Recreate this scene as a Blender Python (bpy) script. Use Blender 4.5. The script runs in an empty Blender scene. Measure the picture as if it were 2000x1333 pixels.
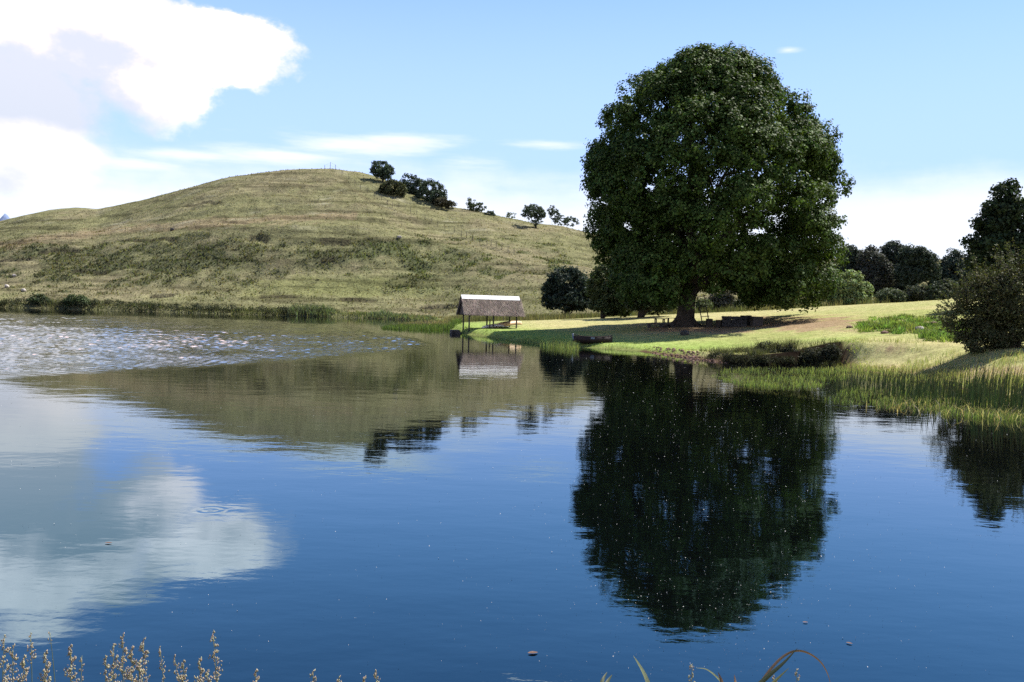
import bpy, math, random
import numpy as np
from mathutils import Vector, Matrix

random.seed(7)
rng = np.random.default_rng(11)
scn = bpy.context.scene
COL = scn.collection
R = math.radians

# ------------------------------------------------------------------ camera
F = 1750.0                       # focal length in photograph pixels (2000 wide)
CAM = np.array([0.0, 0.0, 2.8])  # eye height over the water
PITCH = math.atan(66.5 / F)
ROLL = math.atan(0.029)
_f = np.array([0, math.cos(PITCH), -math.sin(PITCH)])
_r0 = np.array([1.0, 0, 0])
_u0 = np.array([0, math.sin(PITCH), math.cos(PITCH)])
_r = math.cos(ROLL) * _r0 + math.sin(ROLL) * _u0
_u = -math.sin(ROLL) * _r0 + math.cos(ROLL) * _u0
cam_d = bpy.data.cameras.new('camera')
cam_d.sensor_width = 36.0
cam_d.lens = F * 36.0 / 2000.0
cam_d.clip_start = 0.1
cam_d.clip_end = 20000
cam = bpy.data.objects.new('camera', cam_d)
COL.objects.link(cam)
cam.matrix_world = Matrix(((_r[0], _u[0], -_f[0], CAM[0]), (_r[1], _u[1], -_f[1], CAM[1]),
                           (_r[2], _u[2], -_f[2], CAM[2]), (0, 0, 0, 1)))
scn.camera = cam


def ray(px, py):
    return _f + _r * ((px - 1000) / F) + _u * ((666.5 - py) / F)


def gp(px, py, z=0.0):
    d = ray(px, py)
    return CAM + d * ((z - CAM[2]) / d[2])


def at(px, py, Y):
    d = ray(px, py)
    return CAM + d * (Y / d[1])


def proj(P):
    d = np.asarray(P) - CAM
    w = np.maximum(d @ _f, 1e-3)
    return 1000 + F * (d @ _r) / w, 666.5 - F * (d @ _u) / w


# ------------------------------------------------------------------ sun, sky
SUN_EL, SUN_AZ = R(54), R(58)            # azimuth clockwise from +Y
sd = Vector((math.sin(SUN_AZ) * math.cos(SUN_EL), math.cos(SUN_AZ) * math.cos(SUN_EL), math.sin(SUN_EL)))
sun_d = bpy.data.lights.new('sun', 'SUN')
sun_d.energy = 4.8
sun_d.angle = R(0.53)
sun_d.color = (1.0, 0.955, 0.87)
sun = bpy.data.objects.new('sun', sun_d)
sun.rotation_euler = (-sd).to_track_quat('-Z', 'Y').to_euler()
sun.location = (60, 60, 120)
COL.objects.link(sun)

scn.view_settings.view_transform = 'Standard'
scn.view_settings.look = 'None'
scn.view_settings.gamma = 1.0
scn.view_settings.use_curve_mapping = False
scn.view_settings.exposure = 1.1
scn.render.engine = 'CYCLES'
scn.cycles.max_bounces = 6
scn.cycles.diffuse_bounces = 2
scn.cycles.glossy_bounces = 3
scn.cycles.transmission_bounces = 2
scn.cycles.transparent_max_bounces = 6
scn.cycles.caustics_reflective = False
scn.cycles.caustics_refractive = False
scn.cycles.use_denoising = False


class NT:
    """small helper to wire shader nodes"""
    def __init__(s, nt):
        s.nt = nt
        s.n = nt.nodes
        s.l = nt.links

    def add(s, typ, **kw):
        nd = s.n.new(typ)
        for k, v in kw.items():
            setattr(nd, k, v)
        return nd

    def set(s, sock, v):
        if v is None:
            return
        if hasattr(v, 'is_linked') or isinstance(v, bpy.types.NodeSocket):
            s.l.new(v, sock)
        else:
            sock.default_value = v

    def math(s, op, a, b=None, c=None, clamp=False):
        nd = s.add('ShaderNodeMath', operation=op, use_clamp=clamp)
        s.set(nd.inputs[0], a)
        s.set(nd.inputs[1], b)
        s.set(nd.inputs[2], c)
        return nd.outputs[0]

    def vmath(s, op, a, b=None):
        nd = s.add('ShaderNodeVectorMath', operation=op)
        s.set(nd.inputs[0], a)
        s.set(nd.inputs[1], b)
        return nd.outputs['Value'] if op in ('LENGTH', 'DOT_PRODUCT', 'DISTANCE') else nd.outputs[0]

    def mix(s, f, a, b):
        nd = s.add('ShaderNodeMix', data_type='RGBA')
        s.set(nd.inputs[0], f)
        s.set(nd.inputs[6], a)
        s.set(nd.inputs[7], b)
        return nd.outputs[2]

    def noise(s, vec, scale, detail=4, rough=0.55, out=0):
        nd = s.add('ShaderNodeTexNoise')
        s.set(nd.inputs['Vector'], vec)
        nd.inputs['Scale'].default_value = scale
        nd.inputs['Detail'].default_value = detail
        nd.inputs['Roughness'].default_value = rough
        return nd.outputs[out]

    def step(s, v, lo, hi, a=0.0, b=1.0):
        nd = s.add('ShaderNodeMapRange', interpolation_type='SMOOTHSTEP')
        s.set(nd.inputs[0], v)
        nd.inputs[1].default_value = lo
        nd.inputs[2].default_value = hi
        nd.inputs[3].default_value = a
        nd.inputs[4].default_value = b
        return nd.outputs[0]

    def xyz(s, x, y, z):
        nd = s.add('ShaderNodeCombineXYZ')
        s.set(nd.inputs[0], x)
        s.set(nd.inputs[1], y)
        s.set(nd.inputs[2], z)
        return nd.outputs[0]


world = bpy.data.worlds.new('World')
scn.world = world
world.use_nodes = True
world.cycles.sampling_method = 'MANUAL'
world.cycles.sample_map_resolution = 512
W = NT(world.node_tree)
W.n.clear()
SKY_STRENGTH = 0.08
sky = W.add('ShaderNodeTexSky', sky_type='NISHITA')
sky.sun_disc = False
sky.sun_elevation = SUN_EL
sky.sun_rotation = SUN_AZ
sky.altitude = 1500
sky.air_density = 1.15
sky.dust_density = 0.25
sky.ozone_density = 3.0
hsv = W.add('ShaderNodeHueSaturation')
hsv.inputs['Saturation'].default_value = 1.22
W.l.new(sky.outputs[0], hsv.inputs['Color'])
tc = W.add('ShaderNodeTexCoord')
sep = W.add('ShaderNodeSeparateXYZ')
W.l.new(tc.outputs['Generated'], sep.inputs[0])
az = W.math('ARCTAN2', sep.outputs[0], sep.outputs[1])
el = W.math('ARCSINE', sep.outputs[2])
P2 = W.xyz(az, el, 0.0)
warpn = W.noise(W.xyz(W.math('MULTIPLY', az, 1.0), W.math('MULTIPLY', el, 1.35), 3.1), 9.0, 7, 0.58)
fine = W.noise(W.xyz(az, W.math('MULTIPLY', el, 1.3), 7.7), 22.0, 6, 0.6)


def blobs(lst):
    tot = None
    for (cx, cy, rx, ry) in lst:
        dx = W.math('DIVIDE', W.math('SUBTRACT', az, cx), rx)
        dy = W.math('DIVIDE', W.math('SUBTRACT', el, cy), ry)
        v = W.math('SUBTRACT', 1.0, W.vmath('LENGTH', W.xyz(dx, dy, 0.0)))
        tot = v if tot is None else W.math('SMOOTH_MAX', tot, v, 0.12)
    return tot


# the large cumulus and its lower companion (azimuth, elevation, half sizes in radians)
def sky_px(lst):
    o_ = []
    for (px, py, rx, ry) in lst:
        d = ray(px, py)
        d = d / np.linalg.norm(d)
        a_, e_ = math.atan2(d[0], d[1]), math.asin(d[2])
        o_.append((a_, e_, rx / F * math.cos(a_) ** 2, ry / F * math.cos(a_)))
    return o_


cum = blobs(sky_px([(90, 50, 330, 150), (410, 97, 175, 78), (300, 175, 150, 85), (40, 190, 240, 110), (95, 292, 130, 42), (-20, 330, 190, 50), (-350, 120, 350, 220)])
            + [(0.06, 0.43, 0.10, 0.022), (0.75, 0.5, 0.2, 0.05), (-1.4, 0.35, 0.35, 0.1), (1.6, 0.4, 0.4, 0.1),
               (2.6, 0.35, 0.4, 0.12), (-2.4, 0.4, 0.4, 0.12)])
nv = W.math('SUBTRACT', warpn, 0.5)
nf = W.math('SUBTRACT', fine, 0.5)
cumd = W.math('ADD', W.math('ADD', cum, W.math('MULTIPLY', nv, 1.5)), W.math('MULTIPLY', nf, 0.7))
cumm = W.step(cumd, -0.08, 0.42)
# low band of bright cloud along the horizon
edge = W.math('ADD', W.math('ADD', el, W.math('MULTIPLY', nv, 0.06)),
              W.math('MULTIPLY', W.math('SUBTRACT', W.noise(W.xyz(az, W.math('MULTIPLY', el, 6.0), 0.0), 5.0, 4), 0.5), 0.05))
band = W.math('MULTIPLY', W.step(edge, 0.165, 0.105), 0.80)
# wisps
wn = W.noise(W.xyz(W.math('MULTIPLY', az, 1.0), W.math('MULTIPLY', el, 7.0), 1.3), 7.0, 5, 0.6)
wl = blobs(sky_px([(690, 288, 240, 30), (790, 276, 130, 22), (560, 306, 170, 20), (360, 305, 190, 16), (270, 322, 110, 14), (1060, 283, 95, 12), (1540, 98, 30, 7), (905, 315, 90, 14)]))
wm = W.math('MULTIPLY', W.step(W.math('ADD', wl, W.math('MULTIPLY', W.math('SUBTRACT', wn, 0.5), 2.6)), -0.1, 1.3), 0.9)
# cloud tone: bright tops, bluish undersides where the cloud is thick
sh = W.noise(W.xyz(W.math('MULTIPLY', az, 1.0), W.math('MULTIPLY', el, 1.6), 5.5), 7.0, 5, 0.5)
low = W.math('MULTIPLY', W.math('MULTIPLY', W.step(el, 0.145, 0.185), W.step(el, 0.275, 0.19)), W.step(az, -0.25, -0.52))
shade = W.step(W.math('ADD', W.math('ADD', W.math('MULTIPLY', sh, 0.95), W.math('MULTIPLY', nf, 0.25)), W.math('MULTIPLY', low, 0.36)), 0.40, 0.72, 0.0, 0.97)
K = 1.0 / SKY_STRENGTH
bright = W.mix(W.step(el, 0.14, 0.23), (0.56 * K, 0.545 * K, 0.56 * K, 1), (1.38 * K, 1.02 * K, 1.0 * K, 1))
ctone = W.mix(shade, bright, (0.352 * K, 0.383 * K, 0.452 * K, 1))
wtone = (0.52 * K, 0.535 * K, 0.56 * K, 1)
haze_f = W.step(el, 0.56, 0.12, 0.0, 0.95)
skyh = W.mix(haze_f, hsv.outputs[0], (0.270 * K, 0.388 * K, 0.69 * K, 1))
skyc = W.mix(band, skyh, wtone)
skyc = W.mix(wm, skyc, wtone)
skyc = W.mix(cumm, skyc, ctone)
bg = W.add('ShaderNodeBackground')
bg.inputs['Strength'].default_value = SKY_STRENGTH
W.l.new(skyc, bg.inputs['Color'])
wo = W.add('ShaderNodeOutputWorld')
W.l.new(bg.outputs[0], wo.inputs['Surface'])


# ------------------------------------------------------------------ numpy noise
def _hash(ix, iy, s):
    h = (ix.astype(np.int64) * 374761393 + iy.astype(np.int64) * 668265263 + s * 1442695041) & 0xFFFFFFFF
    h = ((h ^ (h >> 13)) * 1274126177) & 0xFFFFFFFF
    return ((h ^ (h >> 16)) & 0xFFFF) / 65535.0


def vn(x, y, s=0):
    x = np.asarray(x, float)
    y = np.asarray(y, float)
    ix, iy = np.floor(x), np.floor(y)
    fx, fy = x - ix, y - iy
    fx = fx * fx * (3 - 2 * fx)
    fy = fy * fy * (3 - 2 * fy)
    a, b = _hash(ix, iy, s), _hash(ix + 1, iy, s)
    c, d = _hash(ix, iy + 1, s), _hash(ix + 1, iy + 1, s)
    return (a * (1 - fx) + b * fx) * (1 - fy) + (c * (1 - fx) + d * fx) * fy - 0.5


def fbm(x, y, s=0, o=4):
    t, a = 0, 1.0
    for k in range(o):
        t = t + a * vn(np.asarray(x) * 2 ** k + 17.3 * k, np.asarray(y) * 2 ** k - 9.1 * k, s + k)
        a *= 0.5
    return t


def sm(a, b, x):
    t = np.clip((x - a) / (b - a), 0, 1)
    return t * t * (3 - 2 * t)


# ------------------------------------------------------------------ mesh helpers
def mesh_np(name, V, Fc, mat, col=None, smooth=False):
    me = bpy.data.meshes.new(name)
    V = np.ascontiguousarray(V, dtype=np.float32)
    Fc = np.ascontiguousarray(Fc, dtype=np.int32)
    k = Fc.shape[1]
    me.vertices.add(len(V))
    me.vertices.foreach_set('co', V.ravel())
    me.loops.add(Fc.size)
    me.loops.foreach_set('vertex_index', Fc.ravel())
    me.polygons.add(len(Fc))
    me.polygons.foreach_set('loop_start', np.arange(0, Fc.size, k, dtype=np.int32))
    me.polygons.foreach_set('loop_total', np.full(len(Fc), k, dtype=np.int32))
    if smooth:
        me.polygons.foreach_set('use_smooth', np.ones(len(Fc), dtype=bool))
    me.update(calc_edges=True)
    if col is not None:
        a = me.attributes.new('col', 'FLOAT_COLOR', 'POINT')
        c = np.ones((len(V), 4), np.float32)
        c[:, :3] = col
        a.data.foreach_set('color', c.ravel())
    me.materials.append(mat)
    return me


def link(name, me, parent=None, loc=None):
    o = bpy.data.objects.new(name, me)
    COL.objects.link(o)
    if parent is not None:
        o.parent = parent
    if loc is not None:
        o.location = loc
    return o


def thing(name, label, cat, loc, group=None, rz=0.0):
    o = bpy.data.objects.new(name, None)
    COL.objects.link(o)
    o.empty_display_size = 0.2
    o.location = tuple(loc)
    o.rotation_euler = (0, 0, rz)
    o['label'] = label
    o['category'] = cat
    if group:
        o['group'] = group
    return o


def tag(o, label, cat, group=None):
    o['label'] = label
    o['category'] = cat
    if group:
        o['group'] = group
    return o


class MB:
    """collects small shapes into one mesh"""
    def __init__(s):
        s.v, s.f = [], []

    def add(s, vs, fs):
        b = len(s.v)
        s.v += [tuple(map(float, v)) for v in vs]
        s.f += [tuple(i + b for i in f) for f in fs]
        return s

    def box(s, c, size, rz=0.0, jit=0.0, ry=0.0):
        vs = []
        M = Matrix.Rotation(rz, 3, 'Z') @ Matrix.Rotation(ry, 3, 'Y')
        for z in (-1, 1):
            for x, y in ((-1, -1), (1, -1), (1, 1), (-1, 1)):
                p = Vector((x * size[0] / 2, y * size[1] / 2, z * size[2] / 2))
                p += Vector((random.uniform(-jit, jit), random.uniform(-jit, jit), random.uniform(-jit, jit)))
                vs.append(Vector(c) + M @ p)
        return s.add(vs, [(3, 2, 1, 0), (4, 5, 6, 7), (0, 1, 5, 4), (1, 2, 6, 5), (2, 3, 7, 6), (3, 0, 4, 7)])

    def tube(s, pts, rad, n=8, wob=0.0, cap=True):
        pts = [Vector(tuple(p)) for p in pts]
        if not hasattr(rad, '__len__'):
            rad = [rad] * len(pts)
        vs, fs = [], []
        ref = None
        for i, p in enumerate(pts):
            t = (pts[min(i + 1, len(pts) - 1)] - pts[max(i - 1, 0)]).normalized()
            if ref is None:
                ref = Vector((1, 0, 0)) if abs(t.x) < 0.8 else Vector((0, 1, 0))
            a = (ref - t * ref.dot(t)).normalized()
            ref = a
            b = t.cross(a)
            for k in range(n):
                an = 2 * math.pi * k / n
                rr = rad[i] * (1 + wob * math.sin(3 * an + i * 0.7) + random.uniform(-wob, wob) * 0.5)
                vs.append(p + a * math.cos(an) * rr + b * math.sin(an) * rr)
        for i in range(len(pts) - 1):
            for k in range(n):
                k2 = (k + 1) % n
                fs.append((i * n + k, i * n + k2, (i + 1) * n + k2, (i + 1) * n + k))
        if cap:
            fs.append(tuple(range(n - 1, -1, -1)))
            fs.append(tuple((len(pts) - 1) * n + k for k in range(n)))
        return s.add(vs, fs)

    def build(s, name, mat, parent=None, smooth=False, bevel=0.0, loc=None):
        me = bpy.data.meshes.new(name)
        me.from_pydata(s.v, [], s.f)
        me.materials.append(mat)
        if smooth:
            for p in me.polygons:
                p.use_smooth = True
        me.update()
        o = link(name, me, parent, loc)
        if bevel:
            b = o.modifiers.new('bevel', 'BEVEL')
            b.width = bevel
            b.segments = 2
        return o


def bezier(p0, p1, p2, n):
    p0, p1, p2 = Vector(p0), Vector(p1), Vector(p2)
    return [(1 - t) ** 2 * p0 + 2 * t * (1 - t) * p1 + t * t * p2 for t in [i / (n - 1) for i in range(n)]]


# ------------------------------------------------------------------ materials
def new_mat(name):
    m = bpy.data.materials.new(name)
    m.use_nodes = True
    t = NT(m.node_tree)
    t.n.clear()
    out = t.add('ShaderNodeOutputMaterial')
    return m, t, out


def foliage_mat(name, trans=0.3, rough=0.55, spec=0.35, tint=(1.25, 1.3, 0.55)):
    m, t, out = new_mat(name)
    at_ = t.add('ShaderNodeAttribute', attribute_name='col')
    p = t.add('ShaderNodeBsdfPrincipled')
    t.l.new(at_.outputs['Color'], p.inputs['Base Color'])
    p.inputs['Roughness'].default_value = rough
    p.inputs['Specular IOR Level'].default_value = spec
    tr = t.add('ShaderNodeBsdfTranslucent')
    mul = t.add('ShaderNodeMix', data_type='RGBA', blend_type='MULTIPLY')
    mul.inputs[0].default_value = 1
    t.l.new(at_.outputs['Color'], mul.inputs[6])
    mul.inputs[7].default_value = (*tint, 1)
    t.l.new(mul.outputs[2], tr.inputs['Color'])
    ms = t.add('ShaderNodeMixShader')
    ms.inputs[0].default_value = trans
    t.l.new(p.outputs[0], ms.inputs[1])
    t.l.new(tr.outputs[0], ms.inputs[2])
    t.l.new(ms.outputs[0], out.inputs[0])
    return m


def surf_mat(name, c1, c2, scale=4.0, rough=0.8, bump=0.3, bdist=0.02, stretch=(1, 1, 1), spec=0.3, c3=None):
    m, t, out = new_mat(name)
    co = t.add('ShaderNodeTexCoord').outputs['Object']
    mp = t.add('ShaderNodeMapping')
    mp.inputs['Scale'].default_value = stretch
    t.l.new(co, mp.inputs['Vector'])
    n1 = t.noise(mp.outputs[0], scale, 6, 0.6)
    n2 = t.noise(mp.outputs[0], scale * 5, 4, 0.6)
    c = t.mix(t.step(n1, 0.3, 0.7), (*c1, 1), (*c2, 1))
    if c3:
        c = t.mix(t.step(n2, 0.55, 0.72), c, (*c3, 1))
    p = t.add('ShaderNodeBsdfPrincipled')
    t.l.new(c, p.inputs['Base Color'])
    p.inputs['Roughness'].default_value = rough
    p.inputs['Specular IOR Level'].default_value = spec
    b = t.add('ShaderNodeBump')
    b.inputs['Strength'].default_value = bump
    b.inputs['Distance'].default_value = bdist
    t.l.new(n2, b.inputs['Height'])
    t.l.new(b.outputs[0], p.inputs['Normal'])
    t.l.new(p.outputs[0], out.inputs[0])
    return m


def ground_mat(name, sc1, sc2, bdist):
    """vertex albedo of the ground, broken up by fine noise"""
    m, t, out = new_mat(name)
    pos = t.add('ShaderNodeNewGeometry').outputs['Position']
    at_ = t.add('ShaderNodeAttribute', attribute_name='col').outputs['Color']
    n1 = t.noise(pos, sc1, 6, 0.65)
    n2 = t.noise(pos, sc2, 5, 0.6)
    v = t.math('ADD', t.math('MULTIPLY', t.math('SUBTRACT', n1, 0.5), 1.6), t.math('MULTIPLY', t.math('SUBTRACT', n2, 0.5), 1.2))
    f = t.math('ADD', 1.0, v)
    hs = t.add('ShaderNodeHueSaturation')
    t.l.new(at_, hs.inputs['Color'])
    t.l.new(f, hs.inputs['Value'])
    t.l.new(t.math('ADD', 0.5, t.math('MULTIPLY', t.math('SUBTRACT', n2, 0.5), 0.06)), hs.inputs['Hue'])
    p = t.add('ShaderNodeBsdfPrincipled')
    t.l.new(hs.outputs[0], p.inputs['Base Color'])
    p.inputs['Roughness'].default_value = 0.95
    p.inputs['Specular IOR Level'].default_value = 0.0
    b = t.add('ShaderNodeBump')
    b.inputs['Strength'].default_value = 0.9
    b.inputs['Distance'].default_value = bdist
    t.l.new(t.math('ADD', n1, t.math('MULTIPLY', n2, 0.5)), b.inputs['Height'])
    t.l.new(b.outputs[0], p.inputs['Normal'])
    t.l.new(p.outputs[0], out.inputs[0])
    return m


M_leaf = foliage_mat('leaf', 0.22, 0.6, 0.1)
M_far = foliage_mat('far_leaf', 0.2, 0.7, 0.15, (1.1, 1.15, 0.7))
M_grass = foliage_mat('grass', 0.5, 0.6, 0.2, (1.15, 1.2, 0.6))
M_straw = foliage_mat('straw', 0.12, 0.8, 0.1, (1.1, 1.0, 0.8))
M_seed = foliage_mat('seed', 0.4, 0.6, 0.2, (1.1, 1.0, 0.7))
M_bark = surf_mat('bark', (0.035, 0.027, 0.02), (0.075, 0.06, 0.045), 3, 0.9, 0.8, 0.05, (1, 1, 0.35))
M_wood = surf_mat('old_wood', (0.05, 0.042, 0.035), (0.11, 0.095, 0.08), 5, 0.85, 0.5, 0.01, (1, 1, 6))
M_plank = surf_mat('grey_plank', (0.10, 0.09, 0.08), (0.2, 0.185, 0.17), 5, 0.75, 0.4, 0.008, (1, 8, 8))
M_stone = surf_mat('dark_stone', (0.025, 0.023, 0.021), (0.075, 0.07, 0.064), 3, 0.9, 0.8, 0.04)
M_redstone = surf_mat('red_stone', (0.11, 0.06, 0.042), (0.24, 0.15, 0.11), 4, 0.9, 0.6, 0.03)
M_palestone = surf_mat('pale_stone', (0.30, 0.26, 0.22), (0.45, 0.41, 0.36), 4, 0.9, 0.5, 0.02)
M_cap = surf_mat('white_ridge_plaster', (0.74, 0.74, 0.73), (0.80, 0.80, 0.80), 3, 0.7, 0.2, 0.01, c3=(0.66, 0.655, 0.64))
M_thbase = surf_mat('thatch_base', (0.07, 0.055, 0.045), (0.12, 0.095, 0.08), 6, 0.95, 0.8, 0.03, (6, 1, 1))
M_hull = surf_mat('boat_hull', (0.014, 0.010, 0.009), (0.032, 0.017, 0.014), 4, 0.7, 0.3, 0.01, (1, 6, 6))
M_bluepaint = surf_mat('faded_blue_paint', (0.10, 0.14, 0.19), (0.19, 0.23, 0.28), 6, 0.7, 0.3, 0.01)
M_canoeA = surf_mat('tan_canoe', (0.52, 0.33, 0.19), (0.66, 0.46, 0.30), 2, 0.5, 0.1, 0.01)
M_canoeB = surf_mat('white_canoe', (0.62, 0.58, 0.54), (0.75, 0.71, 0.67), 2, 0.5, 0.1, 0.01)
M_stem = surf_mat('stem', (0.10, 0.12, 0.035), (0.17, 0.16, 0.06), 20, 0.6, 0.1, 0.002)
M_wire = surf_mat('fence_wire', (0.10, 0.10, 0.10), (0.18, 0.17, 0.16), 20, 0.5, 0.1, 0.002)
M_lawn = ground_mat('lawn', 1.6, 9.0, 0.05)
M_hill = ground_mat('hillside', 0.45, 2.2, 0.5)
M_mount = surf_mat('hazed_rock', (0.13, 0.17, 0.27), (0.20, 0.25, 0.38), 0.01, 1.0, 0.3, 10.0, spec=0.0)  # blue of the distant air painted into the rock colour
M_plain = surf_mat('veld', (0.09, 0.085, 0.045), (0.14, 0.13, 0.07), 0.02, 1.0, 0.2, 1.0, spec=0.0)
M_deadleaf = surf_mat('dead_leaf', (0.07, 0.035, 0.022), (0.15, 0.085, 0.055), 30, 0.7, 0.2, 0.004)
M_speck = surf_mat('seed_fluff', (0.30, 0.30, 0.29), (0.45, 0.45, 0.43), 30, 0.8, 0.0, 0.001)

# ------------------------------------------------------------------ terrain: shoreline and heights
shore_px = [(-2600, 603), (-900, 601), (0, 600.5), (200, 606), (420, 613), (640, 619), (720, 622), (790, 625), (850, 629), (866, 634), (872, 641),
            (884, 646), (895, 652.5), (925, 655), (960, 660), (990, 665), (1060, 672), (1120, 678), (1200, 682.5), (1245, 686),
            (1290, 692), (1345, 700), (1400, 707), (1440, 711), (1500, 713.5), (1560, 713.5), (1610, 712), (1640, 711),
            (1660, 720), (1750, 738), (1850, 755), (1930, 770), (2000, 788)]
S = [gp(a, b)[:2] for a, b in shore_px]
S[0] = np.array([-700, 172.0])
lake = np.array(S + [np.array(p, float) for p in ((19.5, 25), (20, 14), (14, 6.5), (4, 4.6), (-8, 4.4), (-40, 5.5), (-200, 12), (-700, 20))])


def sdist(x, y):
    """distance to the shoreline, positive on land"""
    x = np.asarray(x, float)
    y = np.asarray(y, float)
    best = np.full(x.shape, 1e9)
    inside = np.zeros(x.shape, bool)
    n = len(lake)
    for i in range(n):
        a, b = lake[i], lake[(i + 1) % n]
        dx, dy = b - a
        t = np.clip(((x - a[0]) * dx + (y - a[1]) * dy) / (dx * dx + dy * dy), 0, 1)
        best = np.minimum(best, (x - a[0] - t * dx) ** 2 + (y - a[1] - t * dy) ** 2)
        c = (a[1] > y) != (b[1] > y)
        xi = a[0] + (y - a[1]) / (dy if abs(dy) > 1e-9 else 1e-9) * dx
        inside ^= c & (x < xi)
    d = np.sqrt(best)
    return np.where(inside, -d, d)


ctrl_px = [(1337, 638, 83), (1250, 640, 85), (1480, 640, 80), (1050, 627, 108), (1200, 620, 112), (1330, 613, 115), (1500, 608, 115),
           (1600, 600, 112), (1750, 592, 105), (1850, 586, 100), (2000, 575, 95), (1600, 630, 72), (1750, 636, 62), (1750, 660, 52),
           (1900, 680, 43), (1500, 660, 66), (1700, 690, 44), (1850, 710, 37), (2000, 720, 34), (1650, 704, 45), (1990, 760, 31),
           (915, 643, 87), (1008, 643, 88.5), (1120, 662, 71), (1200, 665, 68), (1300, 680, 62), (960, 634, 100), (1420, 690, 53),
           (1500, 690, 52), (1580, 688, 50), (1800, 640, 60), (2300, 690, 45), (2300, 575, 95)]
CP = np.array([at(*c) for c in ctrl_px])
CP = np.vstack([CP, [[-6, 125, 0.6], [0, 130, 0.7], [20, 135, 1.6], [45, 135, 3.0], [80, 130, 5.0]]])
_d = np.linalg.norm(CP[:, None, :2] - CP[None, :, :2], axis=2)
_n = len(CP)
_A = np.zeros((_n + 1, _n + 1))
_A[:_n, :_n] = -_d + np.eye(_n) * 0.3
_A[:_n, _n] = 1
_A[_n, :_n] = 1
_w = np.linalg.solve(_A, np.append(CP[:, 2], 0))


def plateau(x, y):
    yy = np.minimum(y, 132.0)
    z = np.full(np.shape(x), _w[_n])
    for i in range(_n):
        z = z - _w[i] * np.hypot(x - CP[i, 0], yy - CP[i, 1])
    return z


ridge_px = [(-2600, 520, 310), (-1200, 500, 310), (-500, 470, 305), (-150, 446, 300), (0, 432, 296), (50, 420, 294), (100, 411, 292), (150, 407, 290),
            (190, 409, 286), (250, 396, 280), (300, 384, 276), (350, 371, 272), (400, 358, 269), (450, 346, 267), (500, 338, 266),
            (550, 333, 265), (600, 331, 265), (650, 331, 265), (700, 337, 264), (745, 349, 262), (800, 372, 260), (870, 402, 256),
            (950, 417, 253), (1000, 429, 252), (1050, 437, 250), (1100, 442, 250), (1150, 454, 250), (1250, 480, 250), (1400, 500, 250),
            (1600, 508, 250), (1800, 508, 250), (2000, 498, 250), (2300, 480, 250), (2900, 470, 250)]
RP = np.array([at(*c) for c in ridge_px])
R_u, R_y, R_z = RP[:, 0] / RP[:, 1], RP[:, 1], RP[:, 2]
PR_t = [0, 0.06, 0.16, 0.30, 0.41, 0.48, 0.60, 0.80, 0.92, 1.0, 1.12, 1.35, 2.0, 3.0]
PR_z = [0, 0.035, 0.12, 0.30, 0.475, 0.535, 0.62, 0.83, 0.95, 1.0, 1.03, 0.95, 0.5, 0.1]
scars = []


def H(x, y, with_scars=True):
    x = np.asarray(x, float)
    y = np.asarray(y, float)
    d = sdist(x, y)
    u = x / np.maximum(y, 1)
    zp = plateau(x, y)
    left = sm(-0.02, -0.10, u)
    zb = zp * (1 - left) + 0.5 * left
    wr = 1.1 + 5.0 * sm(53, 46, y) * sm(16.2, 17.6, x) - 0.75 * sm(11.2, 12.5, x) * sm(47.8, 49.2, y) * sm(55, 53.5, y)
    land = zb * sm(0.0, np.maximum(wr, 0.3), d) + 0.02
    # gentle lawn relief
    land = land + (fbm(x * 0.22, y * 0.22, 5, 4) * 0.10) * sm(0.8, 5, d)
    Ys = np.interp(u, [-0.2, -0.09, -0.02, 0.05, 0.2, 0.4], [167, 165, 158, 150, 140, 132])
    Yr = np.interp(u, R_u, R_y)
    Zr = np.interp(u, R_u, R_z)
    t = (y - Ys) / (Yr - Ys)
    pr = np.interp(t, PR_t, PR_z)
    pr2 = np.interp(t, [0, 0.2, 0.5, 0.8, 1, 1.2, 2, 3], [0, 0.16, 0.48, 0.83, 1.0, 1.02, 0.5, 0.1])
    k = sm(-0.05, 0.05, u)
    pr = pr * (1 - k) + pr2 * k
    z = np.where(t > 0, land + (Zr - land) * pr, land)
    a = sm(0.03, 0.3, t)
    z = z + a * (fbm(x * 0.035, y * 0.05, 21, 4) * 1.6 + fbm(x * 0.09, y * 0.30, 31, 3) * 0.9 + fbm(x * 0.5, y * 0.5, 41, 3) * 0.28) * (1 - 0.55 * sm(0.75, 1.0, t))
    if with_scars:
        for (xa, ya, xb, yb, dep) in scars:
            L = xb - xa
            q = (x - xa) / L
            yc = ya + (yb - ya) * np.clip(q, 0, 1) + fbm(x * 0.35, x * 0 + ya, 51, 3) * 1.6
            v = y - yc
            e = sm(-0.08, 0.15, q) * sm(1.08, 0.85, q)
            z = z - dep * e * np.where(v < 0.25, sm(-2.6, -0.4, v) * sm(0.25, -0.25, v), 0)
    z = np.where(d < 0, -0.9 * sm(0, 2.5, -d) - 0.02, z)
    return z


def hit(px, py, y0=20.0, y1=340.0, n=3000, scar=False):
    """where the view ray through a pixel meets the ground"""
    d = ray(px, py)
    Y = np.linspace(y0, y1, n)
    P = CAM[None] + d[None] * (Y / d[1])[:, None]
    below = P[:, 2] <= H(P[:, 0], P[:, 1], scar)
    i = int(np.argmax(below)) if below.any() else n - 1
    return P[i]


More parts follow.
